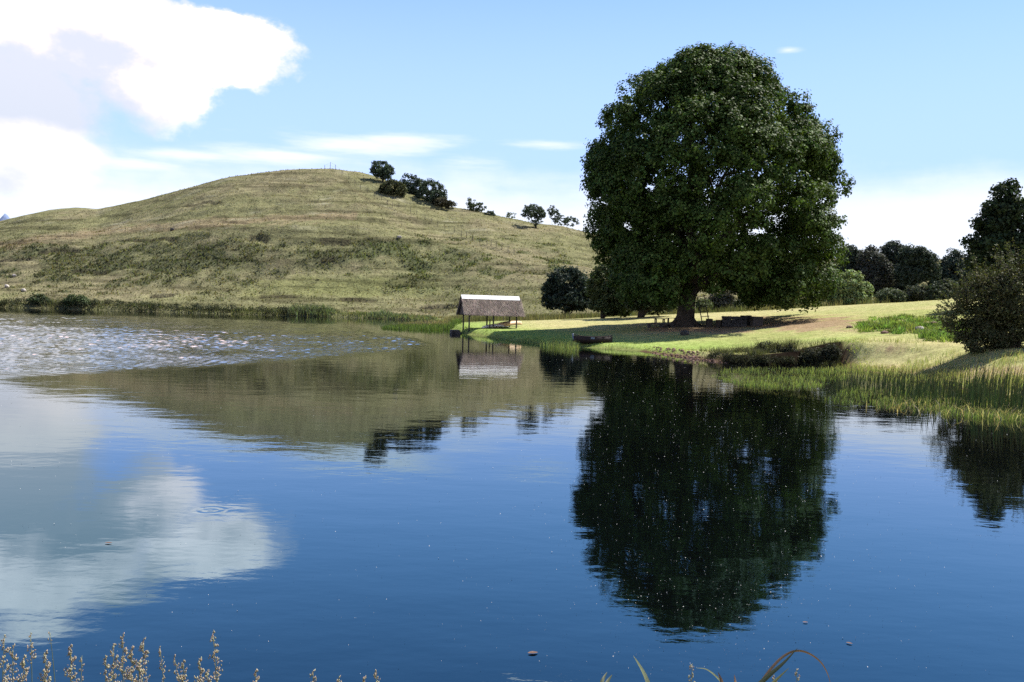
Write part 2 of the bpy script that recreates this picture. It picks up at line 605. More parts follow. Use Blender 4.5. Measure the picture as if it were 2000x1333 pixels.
for (px, py, hl, dep) in [(318, 576, 24, 2.0), (862, 597, 44, 1.0), (1085, 597, 26, 0.9), (655, 468, 34, 0.8), (505, 465, 22, 0.9),
                          (290, 472, 62, 0.6), (128, 487, 34, 1.2), (86, 492, 12, 1.2), (640, 505, 16, 0.5),
                          (545, 578, 46, 0.5), (30, 508, 38, 0.6), (400, 398, 40, 0.4), (460, 436, 30, 0.3),
                          (700, 583, 40, 0.5), (180, 528, 40, 0.7)]:
    A_, B_ = hit(px - hl, py + random.uniform(-2, 2), 140), hit(px + hl, py + random.uniform(-2, 2), 140)
    scars.append((A_[0], A_[1], B_[0], B_[1], dep))


def segd(px, py, pts):
    """pixel distance of many points to a polyline"""
    best = np.full(np.shape(px), 1e9)
    for (ax, ay), (bx, by) in zip(pts[:-1], pts[1:]):
        dx, dy = bx - ax, by - ay
        t = np.clip(((px - ax) * dx + (py - ay) * dy) / (dx * dx + dy * dy), 0, 1)
        best = np.minimum(best, np.hypot(px - ax - t * dx, py - ay - t * dy))
    return best


OLIVE, DARKG, STRAW = np.array([.150, .145, .074]), np.array([.082, .086, .046]), np.array([.22, .195, .115])
SOIL, MEADOW, REDS, BROWN = np.array([.235, .17, .115]), np.array([.155, .160, .065]), np.array([.20, .105, .07]), np.array([.10, .085, .05])


def brush_mask(x, y, px, py):
    e1 = 1 - np.hypot((px - 330) / 400, (py - 515) / 52)
    e2 = 1 - np.hypot((px - 900) / 190, (py - 520) / 50)
    e3 = 1 - np.hypot((px - 640) / 240, (py - 492) / 30)
    e4 = 1 - np.hypot((px - 60) / 200, (py - 495) / 26)
    e = np.maximum(np.maximum(e1, e2 * 0.85), np.maximum(e3, e4))
    return sm(-0.15, 0.95, e + fbm(x * 0.10, y * 0.12, 61, 4) * 1.0 + fbm(x * 0.35, y * 0.4, 63, 3) * 1.1), e2


def hill_col(x, y, z):
    px, py = proj(np.stack([x, y, z], 1))
    n1 = fbm(x * 0.06, y * 0.06, 71, 4)
    n2 = fbm(x * 0.3, y * 0.45, 81, 4)
    m = sm(-0.35, 0.5, n1 + 0.5 * n2)[:, None]
    c = OLIVE * (1 - m) + STRAW * 0.78 * m
    bm, e2 = brush_mask(x, y, px, py)
    bm = bm * (0.65 + 0.7 * sm(-0.3, 0.4, n2))
    bm = np.clip(bm, 0, 1)[:, None]
    dg = np.where((e2 > -0.2)[:, None], np.array([.085, .094, .045]), DARKG)
    c = c * (1 - bm) + dg * bm
    md = sm(0, 0.5, 1 - np.hypot((px - 640) / 280, (py - 562) / 26) + n2 * 0.5)[:, None] * (1 - bm)
    c = c * (1 - 0.75 * md) + MEADOW * 0.75 * md
    tr = segd(px, py, [(-50, 485), (100, 465), (220, 450), (330, 443), (470, 432), (560, 428), (690, 420)])
    tm = sm(11, 2, tr + n2 * 12)[:, None]
    c = c * (1 - 0.5 * tm) + SOIL * 0.5 * tm
    tr2 = segd(px, py, [(230, 440), (330, 420), (400, 395), (520, 360), (600, 345)])
    tm2 = sm(7, 1, tr2 + n2 * 9)[:, None]
    c = c * (1 - 0.6 * tm2) + STRAW * 0.6 * tm2
    tr3 = segd(px, py, [(660, 345), (700, 380), (745, 405), (790, 415)])
    tm3 = sm(3.5, 1, tr3 + n2 * 3)[:, None]
    c = c * (1 - 0.55 * tm3) + BROWN * 0.55 * tm3
    pal = sm(0.25, 0.6, fbm(x * 0.12, y * 0.5, 91, 4))[:, None] * sm(470, 440, py)[:, None]
    c = c * (1 - 0.5 * pal) + np.array([.30, .28, .2]) * 0.5 * pal
    ter = sm(.08, .34, fbm(x * .045 + 3, z * 1.25, 401, 3))[:, None] * sm(158, 175, y)[:, None]
    c = c * (1 - .40 * ter)
    for (xa, ya, xb, yb, dep) in scars:
        q = (x - xa) / (xb - xa)
        yc = ya + (yb - ya) * np.clip(q, 0, 1) + fbm(x * 0.35, x * 0 + ya, 51, 3) * 1.6
        v = y - yc
        e = (sm(-0.02, 0.12, q) * sm(1.02, 0.88, q) * sm(-0.75, -0.35, v) * sm(0.5, 0.2, v))[:, None] * 0.6
        c = c * (1 - e) + np.array([.050, .040, .027]) * e
    return c


def lawn_col(x, y, z):
    px, py = proj(np.stack([x, y, z], 1))
    n1 = fbm(x * 0.12, y * 0.12, 101, 4)
    n2 = fbm(x * 0.6, y * 0.6, 111, 4)
    m = sm(-0.45, 0.5, n1 + 0.6 * n2)[:, None]
    green, dry = np.array([.240, .255, .095]), np.array([.33, .295, .145])
    c = green * (1 - m) + dry * m
    far = sm(75, 105, y)[:, None]
    c = c * (1 - 0.6 * far) + np.array([.36, .32, .17]) * 0.6 * far
    gr = (sm(11, 2, sdist(x, y)) * sm(52, 62, y))[:, None]
    c = c * (1 - 0.8 * gr) + np.array([.19, .27, .065]) * 0.8 * gr
    dirt = np.maximum(1 - np.hypot((px - 1560) / 190, (py - 634) / 17), 1 - np.hypot((px - 1390) / 170, (py - 642) / 12))
    dirt = np.maximum(dirt, 0.8 - np.hypot((px - 1740) / 60, (py - 683) / 6))
    dm = sm(-0.05, 0.5, dirt + n2 * 0.7)[:, None]
    c = c * (1 - 0.75 * dm) + np.array([.22, .14, .10]) * 0.75 * dm
    wd = sm(0.05, 0.4, 1 - np.hypot((px - 1768) / 108, (py - 637) / 18) + n2 * .7)[:, None]
    c = c * (1 - 0.8 * wd) + np.array([.095, .080, .045]) * 0.8 * wd
    dr2 = sm(0, 0.5, 1 - np.hypot((px - 1880) / 260, (py - 728) / 16) + n2 * 0.6)[:, None]
    c = c * (1 - 0.7 * dr2) + np.array([.29, .215, .13]) * 0.7 * dr2
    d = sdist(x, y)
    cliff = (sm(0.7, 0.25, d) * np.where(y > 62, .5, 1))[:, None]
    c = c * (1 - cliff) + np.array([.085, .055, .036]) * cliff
    und_shade = (sm(1.3, 0.8, d) * sm(1395, 1440, px) * sm(1660, 1635, px) * (y < 56))[:, None]
    c = c * (1 - und_shade) + np.array([.011, .008, .006]) * und_shade  # shade under the bank edge painted into the soil as near black
    reedy = ((y > 104) & (d > 0)) * sm(104, 118, y)
    c = c * (1 - 0.6 * reedy[:, None]) + np.array([.10, .10, .045]) * 0.6 * reedy[:, None]
    return c


def grid(xs, ys):
    X, Y = np.meshgrid(xs, ys)
    ny, nx = X.shape
    i = np.arange(nx * ny).reshape(ny, nx)
    Fq = np.stack([i[:-1, :-1], i[:-1, 1:], i[1:, 1:], i[1:, :-1]], -1).reshape(-1, 4)
    return X, Y, Fq


def struct(o):
    o['kind'] = 'structure'
    return o


def stuff(o, label=None, cat=None):
    o['kind'] = 'stuff'
    if label:
        o['label'] = label
        o['category'] = cat
    return o


# right bank
X, Y, Fq = grid(np.arange(-14, 82, 0.4), np.arange(21, 150.2, 0.4))
x, y = X.ravel(), Y.ravel()
z = H(x, y)
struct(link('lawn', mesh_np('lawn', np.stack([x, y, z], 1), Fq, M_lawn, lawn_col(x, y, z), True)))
# hill
us = np.arange(-1.1, 0.86, 0.0026)
ys = np.concatenate([np.arange(150, 300, 0.55), np.arange(300, 520, 5)])
U, Y, Fq = grid(us, ys)
x, y = (U * Y).ravel(), Y.ravel()
z = H(x, y)
struct(link('hill', mesh_np('hill', np.stack([x, y, z], 1), Fq, M_hill, hill_col(x, y, z), True)))
# near bank under the camera
X, Y, Fq = grid(np.arange(-40, 24, 0.5), np.arange(-20, 8, 0.5))
x, y = X.ravel(), Y.ravel()
z = 1.15 * sm(0.0, 2.2, sdist(x, y)) - 0.9 * sm(0, 2.5, -sdist(x, y)) + fbm(x * .6, y * .6, 3, 3) * 0.08
struct(link('near_bank', mesh_np('near_bank', np.stack([x, y, z], 1), Fq, M_lawn, np.tile([.09, .10, .04], (len(x), 1)), True)))
# plain to the horizon and the far peak
X, Y, Fq = grid(np.linspace(-9000, 9000, 30), np.linspace(-4000, 12000, 30))
struct(link('plain', mesh_np('plain', np.stack([X.ravel(), Y.ravel(), np.full(X.size, -3.0)], 1), Fq, M_plain)))
X, Y, Fq = grid(np.linspace(-2600, -1200, 160), np.linspace(2700, 3500, 60))
x, y = X.ravel(), Y.ravel()
pk = at(8, 421, 3000)
mz = pk[2] * (np.clip(1 - np.abs(x - pk[0]) / 420, 0, 1) ** 0.8) * np.clip(1 - np.abs(y - 3000) / 330, 0, 1) * (1 + 0.28 * fbm(x * .012, y * .012, 7, 4)) + fbm(x * .03, y * .03, 9, 3) * 14
struct(link('mountain', mesh_np('mountain', np.stack([x, y, mz - 4], 1), Fq, M_mount)))

# ------------------------------------------------------------------ water
us = np.concatenate([np.linspace(-5, -0.75, 12), np.arange(-0.72, 0.02, 0.003), np.arange(0.03, 0.8, 0.02), np.linspace(0.9, 5, 10)])
ys = np.concatenate([np.arange(3, 27, 0.8), np.arange(27, 76, 0.16), np.arange(76, 120, 0.3), np.arange(120, 178, 0.5)])
U, Y, Fq = grid(us, ys)
x, y = (U * Y).ravel(), Y.ravel()
px, py = proj(np.stack([x, y, np.zeros_like(x)], 1))
wn_ = fbm(x * 0.05, y * 0.03, 131, 4) * 9 + fbm(x * 0.4, y * 0.15, 141, 3) * 5
f_near = np.interp(px, [-900, -200, 0, 300, 500, 700, 870, 905], [748, 740, 737, 727, 716, 698, 688, 684])
f_far = np.interp(px, [-900, 0, 300, 640, 760, 870, 905], [612, 612, 620, 636, 652, 678, 684])
ruf = sm(890, 800, px) * sm(-3, 14, f_near - py + wn_ * 0.9) * sm(-6, 5, py - f_far + wn_ * 0.5) * (px < 930) * (y > 8)
wz = np.zeros_like(x)
for k in range(30):
    lam = 0.30 * 2.3 ** rng.uniform(0, 1)
    an = -math.pi / 2 + rng.normal(0.25, 0.55)
    kk = 2 * math.pi / lam
    wz = wz + 0.037 / kk * np.sin(kk * (math.cos(an) * x + math.sin(an) * y) + rng.uniform(0, 6.28) + 2.0 * fbm(x * .06, y * .06, 300 + k, 2))
wz = wz * ruf * (0.7 + 0.5 * sm(-.35, .35, fbm(x * .10, y * .035, 331, 3))) * sm(168, 140, y)
M_water, t, out = new_mat('lake_water')
pos = t.add('ShaderNodeNewGeometry').outputs['Position']
rf = t.add('ShaderNodeAttribute', attribute_name='ruffle').outputs['Fac']


def scaled(v, sx, sy):
    mp = t.add('ShaderNodeMapping')
    mp.inputs['Scale'].default_value = (sx, sy, 1)
    t.l.new(v, mp.inputs['Vector'])
    return mp.outputs[0]


calm = t.math('MULTIPLY', t.noise(scaled(pos, 0.55, 1.0), 1.1, 3, 0.5), 0.0060)
calm2 = t.math('MULTIPLY', t.noise(scaled(pos, 1.0, 1.6), 6.0, 3, 0.5), 0.0006)
rip = t.math('MULTIPLY', t.noise(scaled(pos, 1.0, 0.8), 3.0, 4, 0.6), 0.036)
rgate = t.step(t.noise(scaled(pos, 0.25, 0.12), 1.0, 3, 0.6), 0.30, 0.62, 0.35, 1.0)
hgt = t.math('ADD', t.math('ADD', calm, calm2), t.math('MULTIPLY', t.math('MULTIPLY', rip, rgate), rf))
ring_c = gp(410, 997)
ringd = t.vmath('DISTANCE', pos, tuple(ring_c))
ring = t.math('MULTIPLY', t.math('MULTIPLY', t.math('SINE', t.math('MULTIPLY', ringd, 42.0)), t.step(ringd, 0.30, 0.12)), 0.0009)
hgt = t.math('ADD', hgt, ring)
bmp = t.add('ShaderNodeBump')
bmp.inputs['Strength'].default_value = 1.0
bmp.inputs['Distance'].default_value = 1.0
t.l.new(hgt, bmp.inputs['Height'])
fr = t.add('ShaderNodeFresnel')
fr.inputs['IOR'].default_value = 2.0
t.l.new(bmp.outputs[0], fr.inputs['Normal'])
gl = t.add('ShaderNodeBsdfGlossy')
gl.inputs['Roughness'].default_value = 0.015
tint = t.mix(t.step(fr.outputs[0], 0.22, 0.66), (0.46, 0.83, 1.0, 1), (0.95, 0.96, 0.97, 1))
t.l.new(tint, gl.inputs['Color'])
t.l.new(bmp.outputs[0], gl.inputs['Normal'])
df = t.add('ShaderNodeBsdfDiffuse')
df.inputs['Color'].default_value = (0.0012, 0.0016, 0.0018, 1)
mx = t.add('ShaderNodeMixShader')
t.l.new(fr.outputs[0], mx.inputs[0])
t.l.new(df.outputs[0], mx.inputs[1])
t.l.new(gl.outputs[0], mx.inputs[2])
t.l.new(mx.outputs[0], out.inputs[0])
wme = mesh_np('water', np.stack([x, y, wz], 1), Fq, M_water, None, True)
a = wme.attributes.new('ruffle', 'FLOAT', 'POINT')
a.data.foreach_set('value', ruf.astype(np.float32))
struct(link('water', wme))


# ------------------------------------------------------------------ foliage generators (numpy)
def unit(v):
    return v / np.maximum(np.linalg.norm(v, axis=-1, keepdims=True), 1e-9)


def rdir(n):
    return unit(rng.normal(size=(n, 3)))


def leaf_mesh(C, size, nrm, col, width=0.62, fold=0.18):
    n = len(C)
    nrm = unit(nrm)
    t_ = unit(np.cross(nrm, rdir(n)))
    b_ = np.cross(nrm, t_)
    s = np.asarray(size).reshape(-1, 1)
    V = np.empty((n, 4, 3))
    V[:, 0] = C - t_ * s * 0.5
    V[:, 1] = C + b_ * s * width * 0.5 + nrm * s * fold
    V[:, 2] = C + t_ * s * 0.5
    V[:, 3] = C - b_ * s * width * 0.5 + nrm * s * fold
    i = np.arange(n)[:, None] * 4
    Fc = np.concatenate([i + np.array([[0, 1, 2]]), i + np.array([[0, 2, 3]])], 0)
    return V.reshape(-1, 3), Fc, np.repeat(col, 4, 0)


def blade_mesh(B, h, w, lean, bend, col, tipcol=None):
    """bent grass blades: base points, heights, widths, lean vectors (xy)"""
    n = len(B)
    h = np.asarray(h).reshape(-1, 1)
    w = np.asarray(w).reshape(-1, 1)
    a = rng.uniform(0, 2 * np.pi, n)
    side = np.stack([np.cos(a), np.sin(a), np.zeros(n)], 1)
    lv = np.concatenate([lean, np.zeros((n, 1))], 1)
    up = np.array([[0, 0, 1.0]])
    mid = B + (up * 0.55 + lv * 0.35) * h
    tip = B + (up * (1 - np.asarray(bend).reshape(-1, 1) * 0.35) + lv * (0.9 + np.asarray(bend).reshape(-1, 1))) * h
    V = np.stack([B - side * w * .5, B + side * w * .5, mid - side * w * .42, mid + side * w * .42, tip], 1)
    i = np.arange(n)[:, None] * 5
    Fc = np.concatenate([i + np.array([[0, 1, 2]]), i + np.array([[1, 3, 2]]), i + np.array([[2, 3, 4]])], 0)
    c = np.repeat(col[:, None, :], 5, 1)
    if tipcol is not None:
        c[:, 4] = tipcol
    return V.reshape(-1, 3), Fc, c.reshape(-1, 3)


def vary(c, n, v=0.25, h=0.12):
    c = np.asarray(c, float)
    if c.ndim == 1:
        c = np.tile(c, (n, 1))
    k = 1 + rng.uniform(-v, v, (n, 1))
    return np.clip(c * k * (1 + rng.uniform(-h, h, (n, 3))), 0.004, 0.95)


def crown_from_ell(E, n_clump, leaf_n, leaf, clump_r, col, up=0.5, shell=(0.55, 1.0), lumpy=0.25):
    """leaf clumps through a set of ellipsoids E = (c, r)"""
    vol = np.array([r[0] * r[1] * r[2] for _, r in E]) ** 0.75
    cnt = np.maximum(3, (n_clump * vol / vol.sum()).astype(int))
    Cs, Os = [], []
    for (c, r), k in zip(E, cnt):
        d = rdir(k)
        q = rng.uniform(shell[0], shell[1], (k, 1)) ** 0.6
        b = 1 + lumpy * fbm(d[:, 0] * 2.2 + c[0], d[:, 1] * 2.2 + d[:, 2] * 2.2, int(abs(c[0] * 7)) % 97, 2)[:, None]
        Cs.append(np.asarray(c) + d * np.asarray(r) * q * b)
        Os.append(unit(d * (1 / np.asarray(r))))
    Cs = np.concatenate(Cs)
    Os = np.concatenate(Os)
    n = len(Cs) * leaf_n
    ci = np.repeat(np.arange(len(Cs)), leaf_n)
    off = rdir(n) * (rng.uniform(0.0, 1.0, (n, 1)) ** 0.5) * clump_r * rng.uniform(0.7, 1.3, (len(Cs), 1))[ci]
    off[:, 2] *= 0.75
    P = Cs[ci] + off
    nr = rdir(n) + Os[ci] * 0.5 + unit(off) * 0.5 + np.array([0, 0, up])
    tone = (1 + rng.uniform(-0.22, 0.22, (len(Cs), 1)))[ci]
    cc = vary(np.asarray(col), n, 0.25) * tone
    return leaf_mesh(P, leaf * rng.uniform(0.7, 1.3, n), nr, cc)


HG = 'trees and bushes on the hill crest'


def px_tree(name, label, cat, Y, ells, base, leaf_n=26, n_clump=90, leaf=0.4, clump=0.6, col=(.05, .065, .03), trunk=0.15,
            group=None, mat=None, depth=1.0, stems=1, up=0.5, ground=True):
    """a tree or shrub whose crown is given as ellipses (centre and half sizes measured at its distance)"""
    b = at(base[0], base[1], Y)
    if ground:
        b[2] = float(H(np.array([b[0]]), np.array([b[1]]))[0]) - 0.05
    k = Y / F
    E = []
    for (cx, cy, rx, ry) in ells:
        c = at(cx, cy, Y + random.uniform(-0.3, 0.3) * rx * k)
        E.append((c - b, (rx * k, rx * k * depth, ry * k)))
    root = thing(name, label, cat, b, group)
    if group == HG:
        E = [(c, tuple(1.25 * q for q in r)) for c, r in E]
        n_clump = int(n_clump * 2.3)
    if group != HG and ground:
        n_clump = int(n_clump * (2.3 if 95 < Y < 165 else 1.5))
    V, Fc, C = crown_from_ell(E, n_clump, leaf_n, leaf, clump, col, up)
    link('crown', mesh_np('crown', V, Fc, mat or M_far, C), root)
    tb = MB()
    for i in range(stems):
        for (c, r) in E:
            s0 = Vector((random.uniform(-.3, .3) * (stems > 1), random.uniform(-.3, .3) * (stems > 1), -0.1))
            e = Vector(c) + Vector((random.uniform(-.3, .3) * r[0], random.uniform(-.3, .3) * r[1], random.uniform(0, .4) * r[2]))
            m_ = Vector((s0.x * 0.6 + e.x * 0.25, s0.y * 0.6 + e.y * 0.25, e.z * 0.55))
            tb.tube(bezier(s0, m_, e, 6), [trunk * f for f in (1.25, 0.9, .7, .5, .35, .15)], 7, 0.06)
    tb.build('trunk', M_bark, root, True)
    return root


# ------------------------------------------------------------------ the big tree
TY = 83.0
tb_ = at(1337, 639, TY)
tb_[2] = float(H(tb_[:1], tb_[1:2])[0])
big = thing('broadleaf_tree', 'huge round-crowned broadleaf tree with a thick trunk on the lakeside lawn', 'tree', tb_)
kpx = TY / F
oy = [92, 112, 150, 200, 250, 300, 370, 430, 480, 520, 560, 592]
ol = [1360, 1262, 1226, 1204, 1172, 1150, 1134, 1138, 1156, 1166, 1198, 1262]
orr = [1420, 1478, 1526, 1560, 1610, 1630, 1644, 1640, 1640, 1636, 1618, 1590]


def crown_pt(pyv, th, q):
    l, r = np.interp(pyv, oy, ol) + 44, np.interp(pyv, oy, orr) - 44
    cx, hw = (l + r) / 2, (r - l) / 2
    c0 = np.stack([at(a_, b_, TY) for a_, b_ in zip(cx, pyv)])
    d = hw * kpx * q
    c0[:, 0] += d * np.cos(th)
    c0[:, 1] += d * np.sin(th) * 0.92
    return c0


def crown_clumps(n, q0, q1, pw):
    pyv = rng.uniform(0, 1, n * 3)
    pyv = 152 + pyv * (578 - 152)
    hw = np.interp(pyv, oy, np.array(orr) - np.array(ol))
    keep = rng.uniform(0, 516, n * 3) < hw + 40
    pyv = pyv[keep][:n]
    n = len(pyv)
    th = rng.uniform(0, 2 * np.pi, n)
    q = q0 + (q1 - q0) * rng.uniform(0, 1, n) ** pw
    # big boughs: billows separated by darker clefts
    bill = fbm(np.cos(th) * 2.1 + np.sin(th) * 1.3, pyv * 0.012 + np.sin(th) * 1.4, 171, 3)
    q = q * (1 + 0.24 * bill - 0.02)
    P = crown_pt(pyv, th, q)
    O = np.stack([np.cos(th), np.sin(th), np.interp(pyv, [95, 250, 400, 590], [1.6, 0.45, 0.0, -0.5])], 1)
    return P, unit(O), bill


La, Oa, ba = crown_clumps(300, 0.90, 1.0, 0.7)
Lb, Ob, bb = crown_clumps(120, 0.30, 0.82, 0.7)
nt = 34
th = rng.uniform(0, 2 * np.pi, nt)
qq = np.sqrt(rng.uniform(0, 1, nt))
Lt = np.stack([at(1388 + 78 * q * math.cos(a_), 142 + 16 * q * q + rng.uniform(-10, 12), TY) + np.array([0, 5 * q * math.sin(a_), 0]) for a_, q in zip(th, qq)])
Ot = unit(np.stack([np.cos(th) * .4, np.sin(th) * .4, np.ones(nt)], 1))
nl = 46
lx = np.where(np.arange(nl) < 22, rng.uniform(1215, 1338, nl), rng.uniform(1445, 1595, nl))
Ll = np.stack([at(a_, b_, TY + c_) for a_, b_, c_ in zip(lx, rng.uniform(540, 574, nl), rng.uniform(-8, 8, nl))])
Ol = unit(np.stack([np.sign(lx - 1390) * .6, rng.uniform(-1, 1, nl), np.full(nl, -.3)], 1))
LC, LO = np.concatenate([La, Lb, Lt, Ll]), np.concatenate([Oa, Ob, Ot, Ol])
LR = rng.uniform(1.15, 2.5, len(LC))
NCL = 21
li = np.repeat(np.arange(len(LC)), NCL)
dd = unit(rdir(len(li)) + LO[li] * 0.55 + np.array([0, 0, 0.25]))
dd2 = dd * np.array([1, 1, .8])
Ca = LC[li] + dd2 * LR[li][:, None] * rng.uniform(.78, 1.04, (len(li), 1))
Oo = dd
ltone = rng.uniform(.8, 1.2, len(LC))[li]
# thin places where the sky shows through, and the clear space round the ladder
cpx, cpy = proj(Ca)
hole = np.zeros(len(Ca), bool)
for (hx, hy, hrx, hry) in [(1272, 366, 16, 9), (1478, 452, 20, 12), (1225, 440, 10, 8)]:
    hole |= ((cpx - hx) / hrx) ** 2 + ((cpy - hy) / hry) ** 2 < 1
hole |= (cpx > 1348) & (cpx < 1392) & (cpy > 566)
hole |= (cpx > 1392) & (cpx < 1438) & (cpy > 572)
Ca, Oo, ltone = Ca[~hole], Oo[~hole], ltone[~hole]
ln = 32
n = len(Ca) * ln
ci = np.repeat(np.arange(len(Ca)), ln)
cr = rng.uniform(.35, .72, len(Ca))
off = rdir(n) * (rng.uniform(0, 1, (n, 1)) ** 0.5) * cr[ci][:, None]
P = Ca[ci] + off - tb_
nr = rdir(n) * 0.75 + Oo[ci] * 0.9 + unit(off) * 0.5 + np.array([0, 0, 0.35])
tone = (rng.uniform(0.85, 1.15, len(Ca)) * ltone)[ci][:, None]
lc = vary((.058, .092, .021), n, 0.6) * tone
V, Fc, C = leaf_mesh(P, rng.uniform(0.16, 0.31, n), nr, lc, 0.85, 0.14)
link('crown', mesh_np('crown', V, Fc, M_leaf, C), big)
trk = MB()
fork = Vector((0.25, 0.1, 3.3))
trk.tube([(0, 0, -0.4), (0, 0, 0.05), (0.0, 0, 0.35), (0.02, 0, 0.9), (0.08, 0, 1.7), (0.16, .05, 2.5), tuple(fork)], [1.5, 1.25, 1.02, 0.84, 0.76, 0.76, 0.85], 18, 0.05)
for k in range(9):
    a_ = 2 * math.pi * k / 9 + random.uniform(-.2, .2)
    e = Vector((math.cos(a_), math.sin(a_), 0))
    trk.tube([e * 0.55 + Vector((0, 0, 0.75)), e * 0.95 + Vector((0, 0, 0.25)), e * 1.5 + Vector((0, 0, -0.02)), e * 2.1 + Vector((0, 0, -0.2))], [0.3, 0.26, 0.19, 0.1], 8, 0.08)
trk.build('trunk', M_bark, big, True)
for k in range(15):
    lv = k / 15
    a_ = k * 2.4 + random.uniform(-.3, .3)
    zt = 6 + 18 * lv if k < 12 else 24
    pyt = float(np.interp(zt, [0, 26], [600, 95]))
    q = 0.8 if k < 12 else 0.3
    e = Vector(tuple(crown_pt(np.array([pyt]), np.array([a_]), np.array([q]))[0] - tb_))
    s0 = fork + Vector((0, 0, -0.6 + 0.9 * lv))
    m_ = Vector((e.x * 0.22, e.y * 0.22, s0.z + (e.z - s0.z) * 0.62))
    bz = bezier(s0, m_, e, 9)
    br = MB()
    r0 = 0.5 - 0.16 * lv
    br.tube(bz, [r0 * f for f in (1.1, .85, .72, .6, .48, .37, .26, .16, .06)], 9, 0.06)
    for j in (3, 4, 5, 6, 7):
        b0 = bz[j]
        for _ in range(2):
            dv = Vector((random.uniform(-1, 1), random.uniform(-1, 1), random.uniform(0.1, 1))).normalized() * random.uniform(2.2, 4.2)
            br.tube(bezier(b0, b0 + dv * 0.5 + Vector((0, 0, .5)), b0 + dv, 5), [r0 * .28, r0 * .22, r0 * .16, r0 * .1, .02], 6, 0.05)
    br.build('branch', M_bark, big, True)

# ------------------------------------------------------------------ other trees and shrubs
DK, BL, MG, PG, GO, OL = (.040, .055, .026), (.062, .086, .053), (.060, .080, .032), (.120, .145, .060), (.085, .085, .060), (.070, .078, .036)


def hill_y(px, py):
    return float(hit(px, py, 140)[1])


px_tree('round_tree', 'round dark green tree highest on the hill, just right of the summit fence', 'tree', hill_y(748, 356), [(746, 332, 17, 14), (754, 339, 11, 10), (737, 334, 9, 9)], (748, 356), 24, 70, 0.5, 0.7, BL, 0.14, HG)
px_tree('bush', 'pale green rounded bush on the hill below the summit tree', 'bush', hill_y(768, 381), [(767, 368, 19, 13), (755, 372, 11, 9), (781, 372, 11, 9)], (768, 380), 24, 70, 0.5, 0.7, OL, 0.1, HG)
px_tree('bush', 'dark domed bush on the hill between the pale bush and the bigger crest tree', 'bush', hill_y(806, 379), [(805, 361, 20, 17), (820, 369, 15, 13), (794, 366, 12, 12)], (806, 379), 24, 80, 0.5, 0.7, BL, 0.1, HG)
px_tree('bushy_tree', 'large bushy dark tree at the right end of the clump on the hill', 'tree', hill_y(845, 396), [(843, 374, 21, 19), (856, 383, 14, 16), (832, 382, 14, 13)], (845, 396), 24, 90, 0.5, 0.7, BL, 0.14, HG)
px_tree('scrub_bush', 'low brownish scrub at the foot of the bushy tree on the hill', 'bush', hill_y(866, 403), [(864, 396, 17, 7), (876, 398, 12, 6)], (866, 402), 22, 45, 0.45, 0.6, (.075, .07, .042), 0.07, HG)
px_tree('slanting_shrub', 'sparse upright shrub on the skyline, lower down the hill right of the clump', 'shrub', hill_y(930, 413), [(922, 396, 8, 11), (934, 405, 12, 8), (925, 407, 10, 7)], (930, 413), 20, 36, 0.4, 0.5, MG, 0.07, HG)
px_tree('small_shrub', 'tiny dark shrub on the skyline right of the sparse upright shrub', 'shrub', hill_y(956, 421), [(956, 418, 8, 4)], (956, 421), 20, 16, 0.4, 0.4, BL, 0.05, HG)
px_tree('small_shrub', 'small pale green shrub on the skyline left of the umbrella-shaped tree', 'shrub', hill_y(998, 427), [(1000, 422, 9, 5), (993, 420, 4, 5)], (998, 427), 16, 18, 0.35, 0.4, PG, 0.05, HG)
px_tree('umbrella_tree', 'flat-topped umbrella-shaped tree with visible trunk on the right hill shoulder', 'tree', hill_y(1046, 446), [(1042, 412, 17, 9), (1030, 419, 11, 7), (1052, 417, 11, 8), (1047, 432, 9, 7)], (1047, 446), 22, 60, 0.42, 0.55, BL, 0.16, HG)
px_tree('thin_tree', 'thin tree on the hill shoulder right of the umbrella-shaped tree', 'tree', hill_y(1079, 437), [(1079, 412, 8, 8), (1084, 421, 8, 9)], (1079, 437), 20, 36, 0.42, 0.5, BL, 0.1, HG)
px_tree('bush', 'wide dark bush on the hill shoulder beside the great tree', 'bush', hill_y(1104, 439), [(1098, 431, 14, 8), (1115, 433, 13, 7)], (1104, 439), 22, 50, 0.42, 0.5, BL, 0.08, HG)

px_tree('round_bush', 'large dome-shaped dark bush at the foot of the hill left of the great tree', 'bush', 140, [(1108, 553, 38, 30), (1084, 572, 27, 30), (1134, 570, 28, 34), (1108, 580, 46, 28), (1140, 585, 26, 22)], (1108, 604), 34, 170, 0.45, 0.75, (.034, .05, .036), 0.14)
px_tree('young_tree', 'young leafy tree with a thin trunk behind the left edge of the great tree', 'tree', 108, [(1185, 545, 34, 29), (1170, 568, 22, 24), (1200, 580, 32, 26), (1216, 560, 20, 22), (1186, 598, 32, 15), (1215, 602, 24, 12)], (1176, 618), 40, 170, 0.34, 0.6, MG, 0.16)
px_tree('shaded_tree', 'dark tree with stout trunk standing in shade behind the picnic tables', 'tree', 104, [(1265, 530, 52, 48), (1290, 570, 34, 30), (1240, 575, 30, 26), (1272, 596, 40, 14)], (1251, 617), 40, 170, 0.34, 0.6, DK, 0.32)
px_tree('grey_shrub', 'pale grey-green feathery shrub seen beside the ladder', 'shrub', 128, [(1420, 572, 15, 24), (1408, 592, 22, 17), (1392, 590, 15, 18)], (1412, 613), 34, 80, 0.26, 0.5, GO, 0.06)
SH = 'low shrubs behind the stone seats'
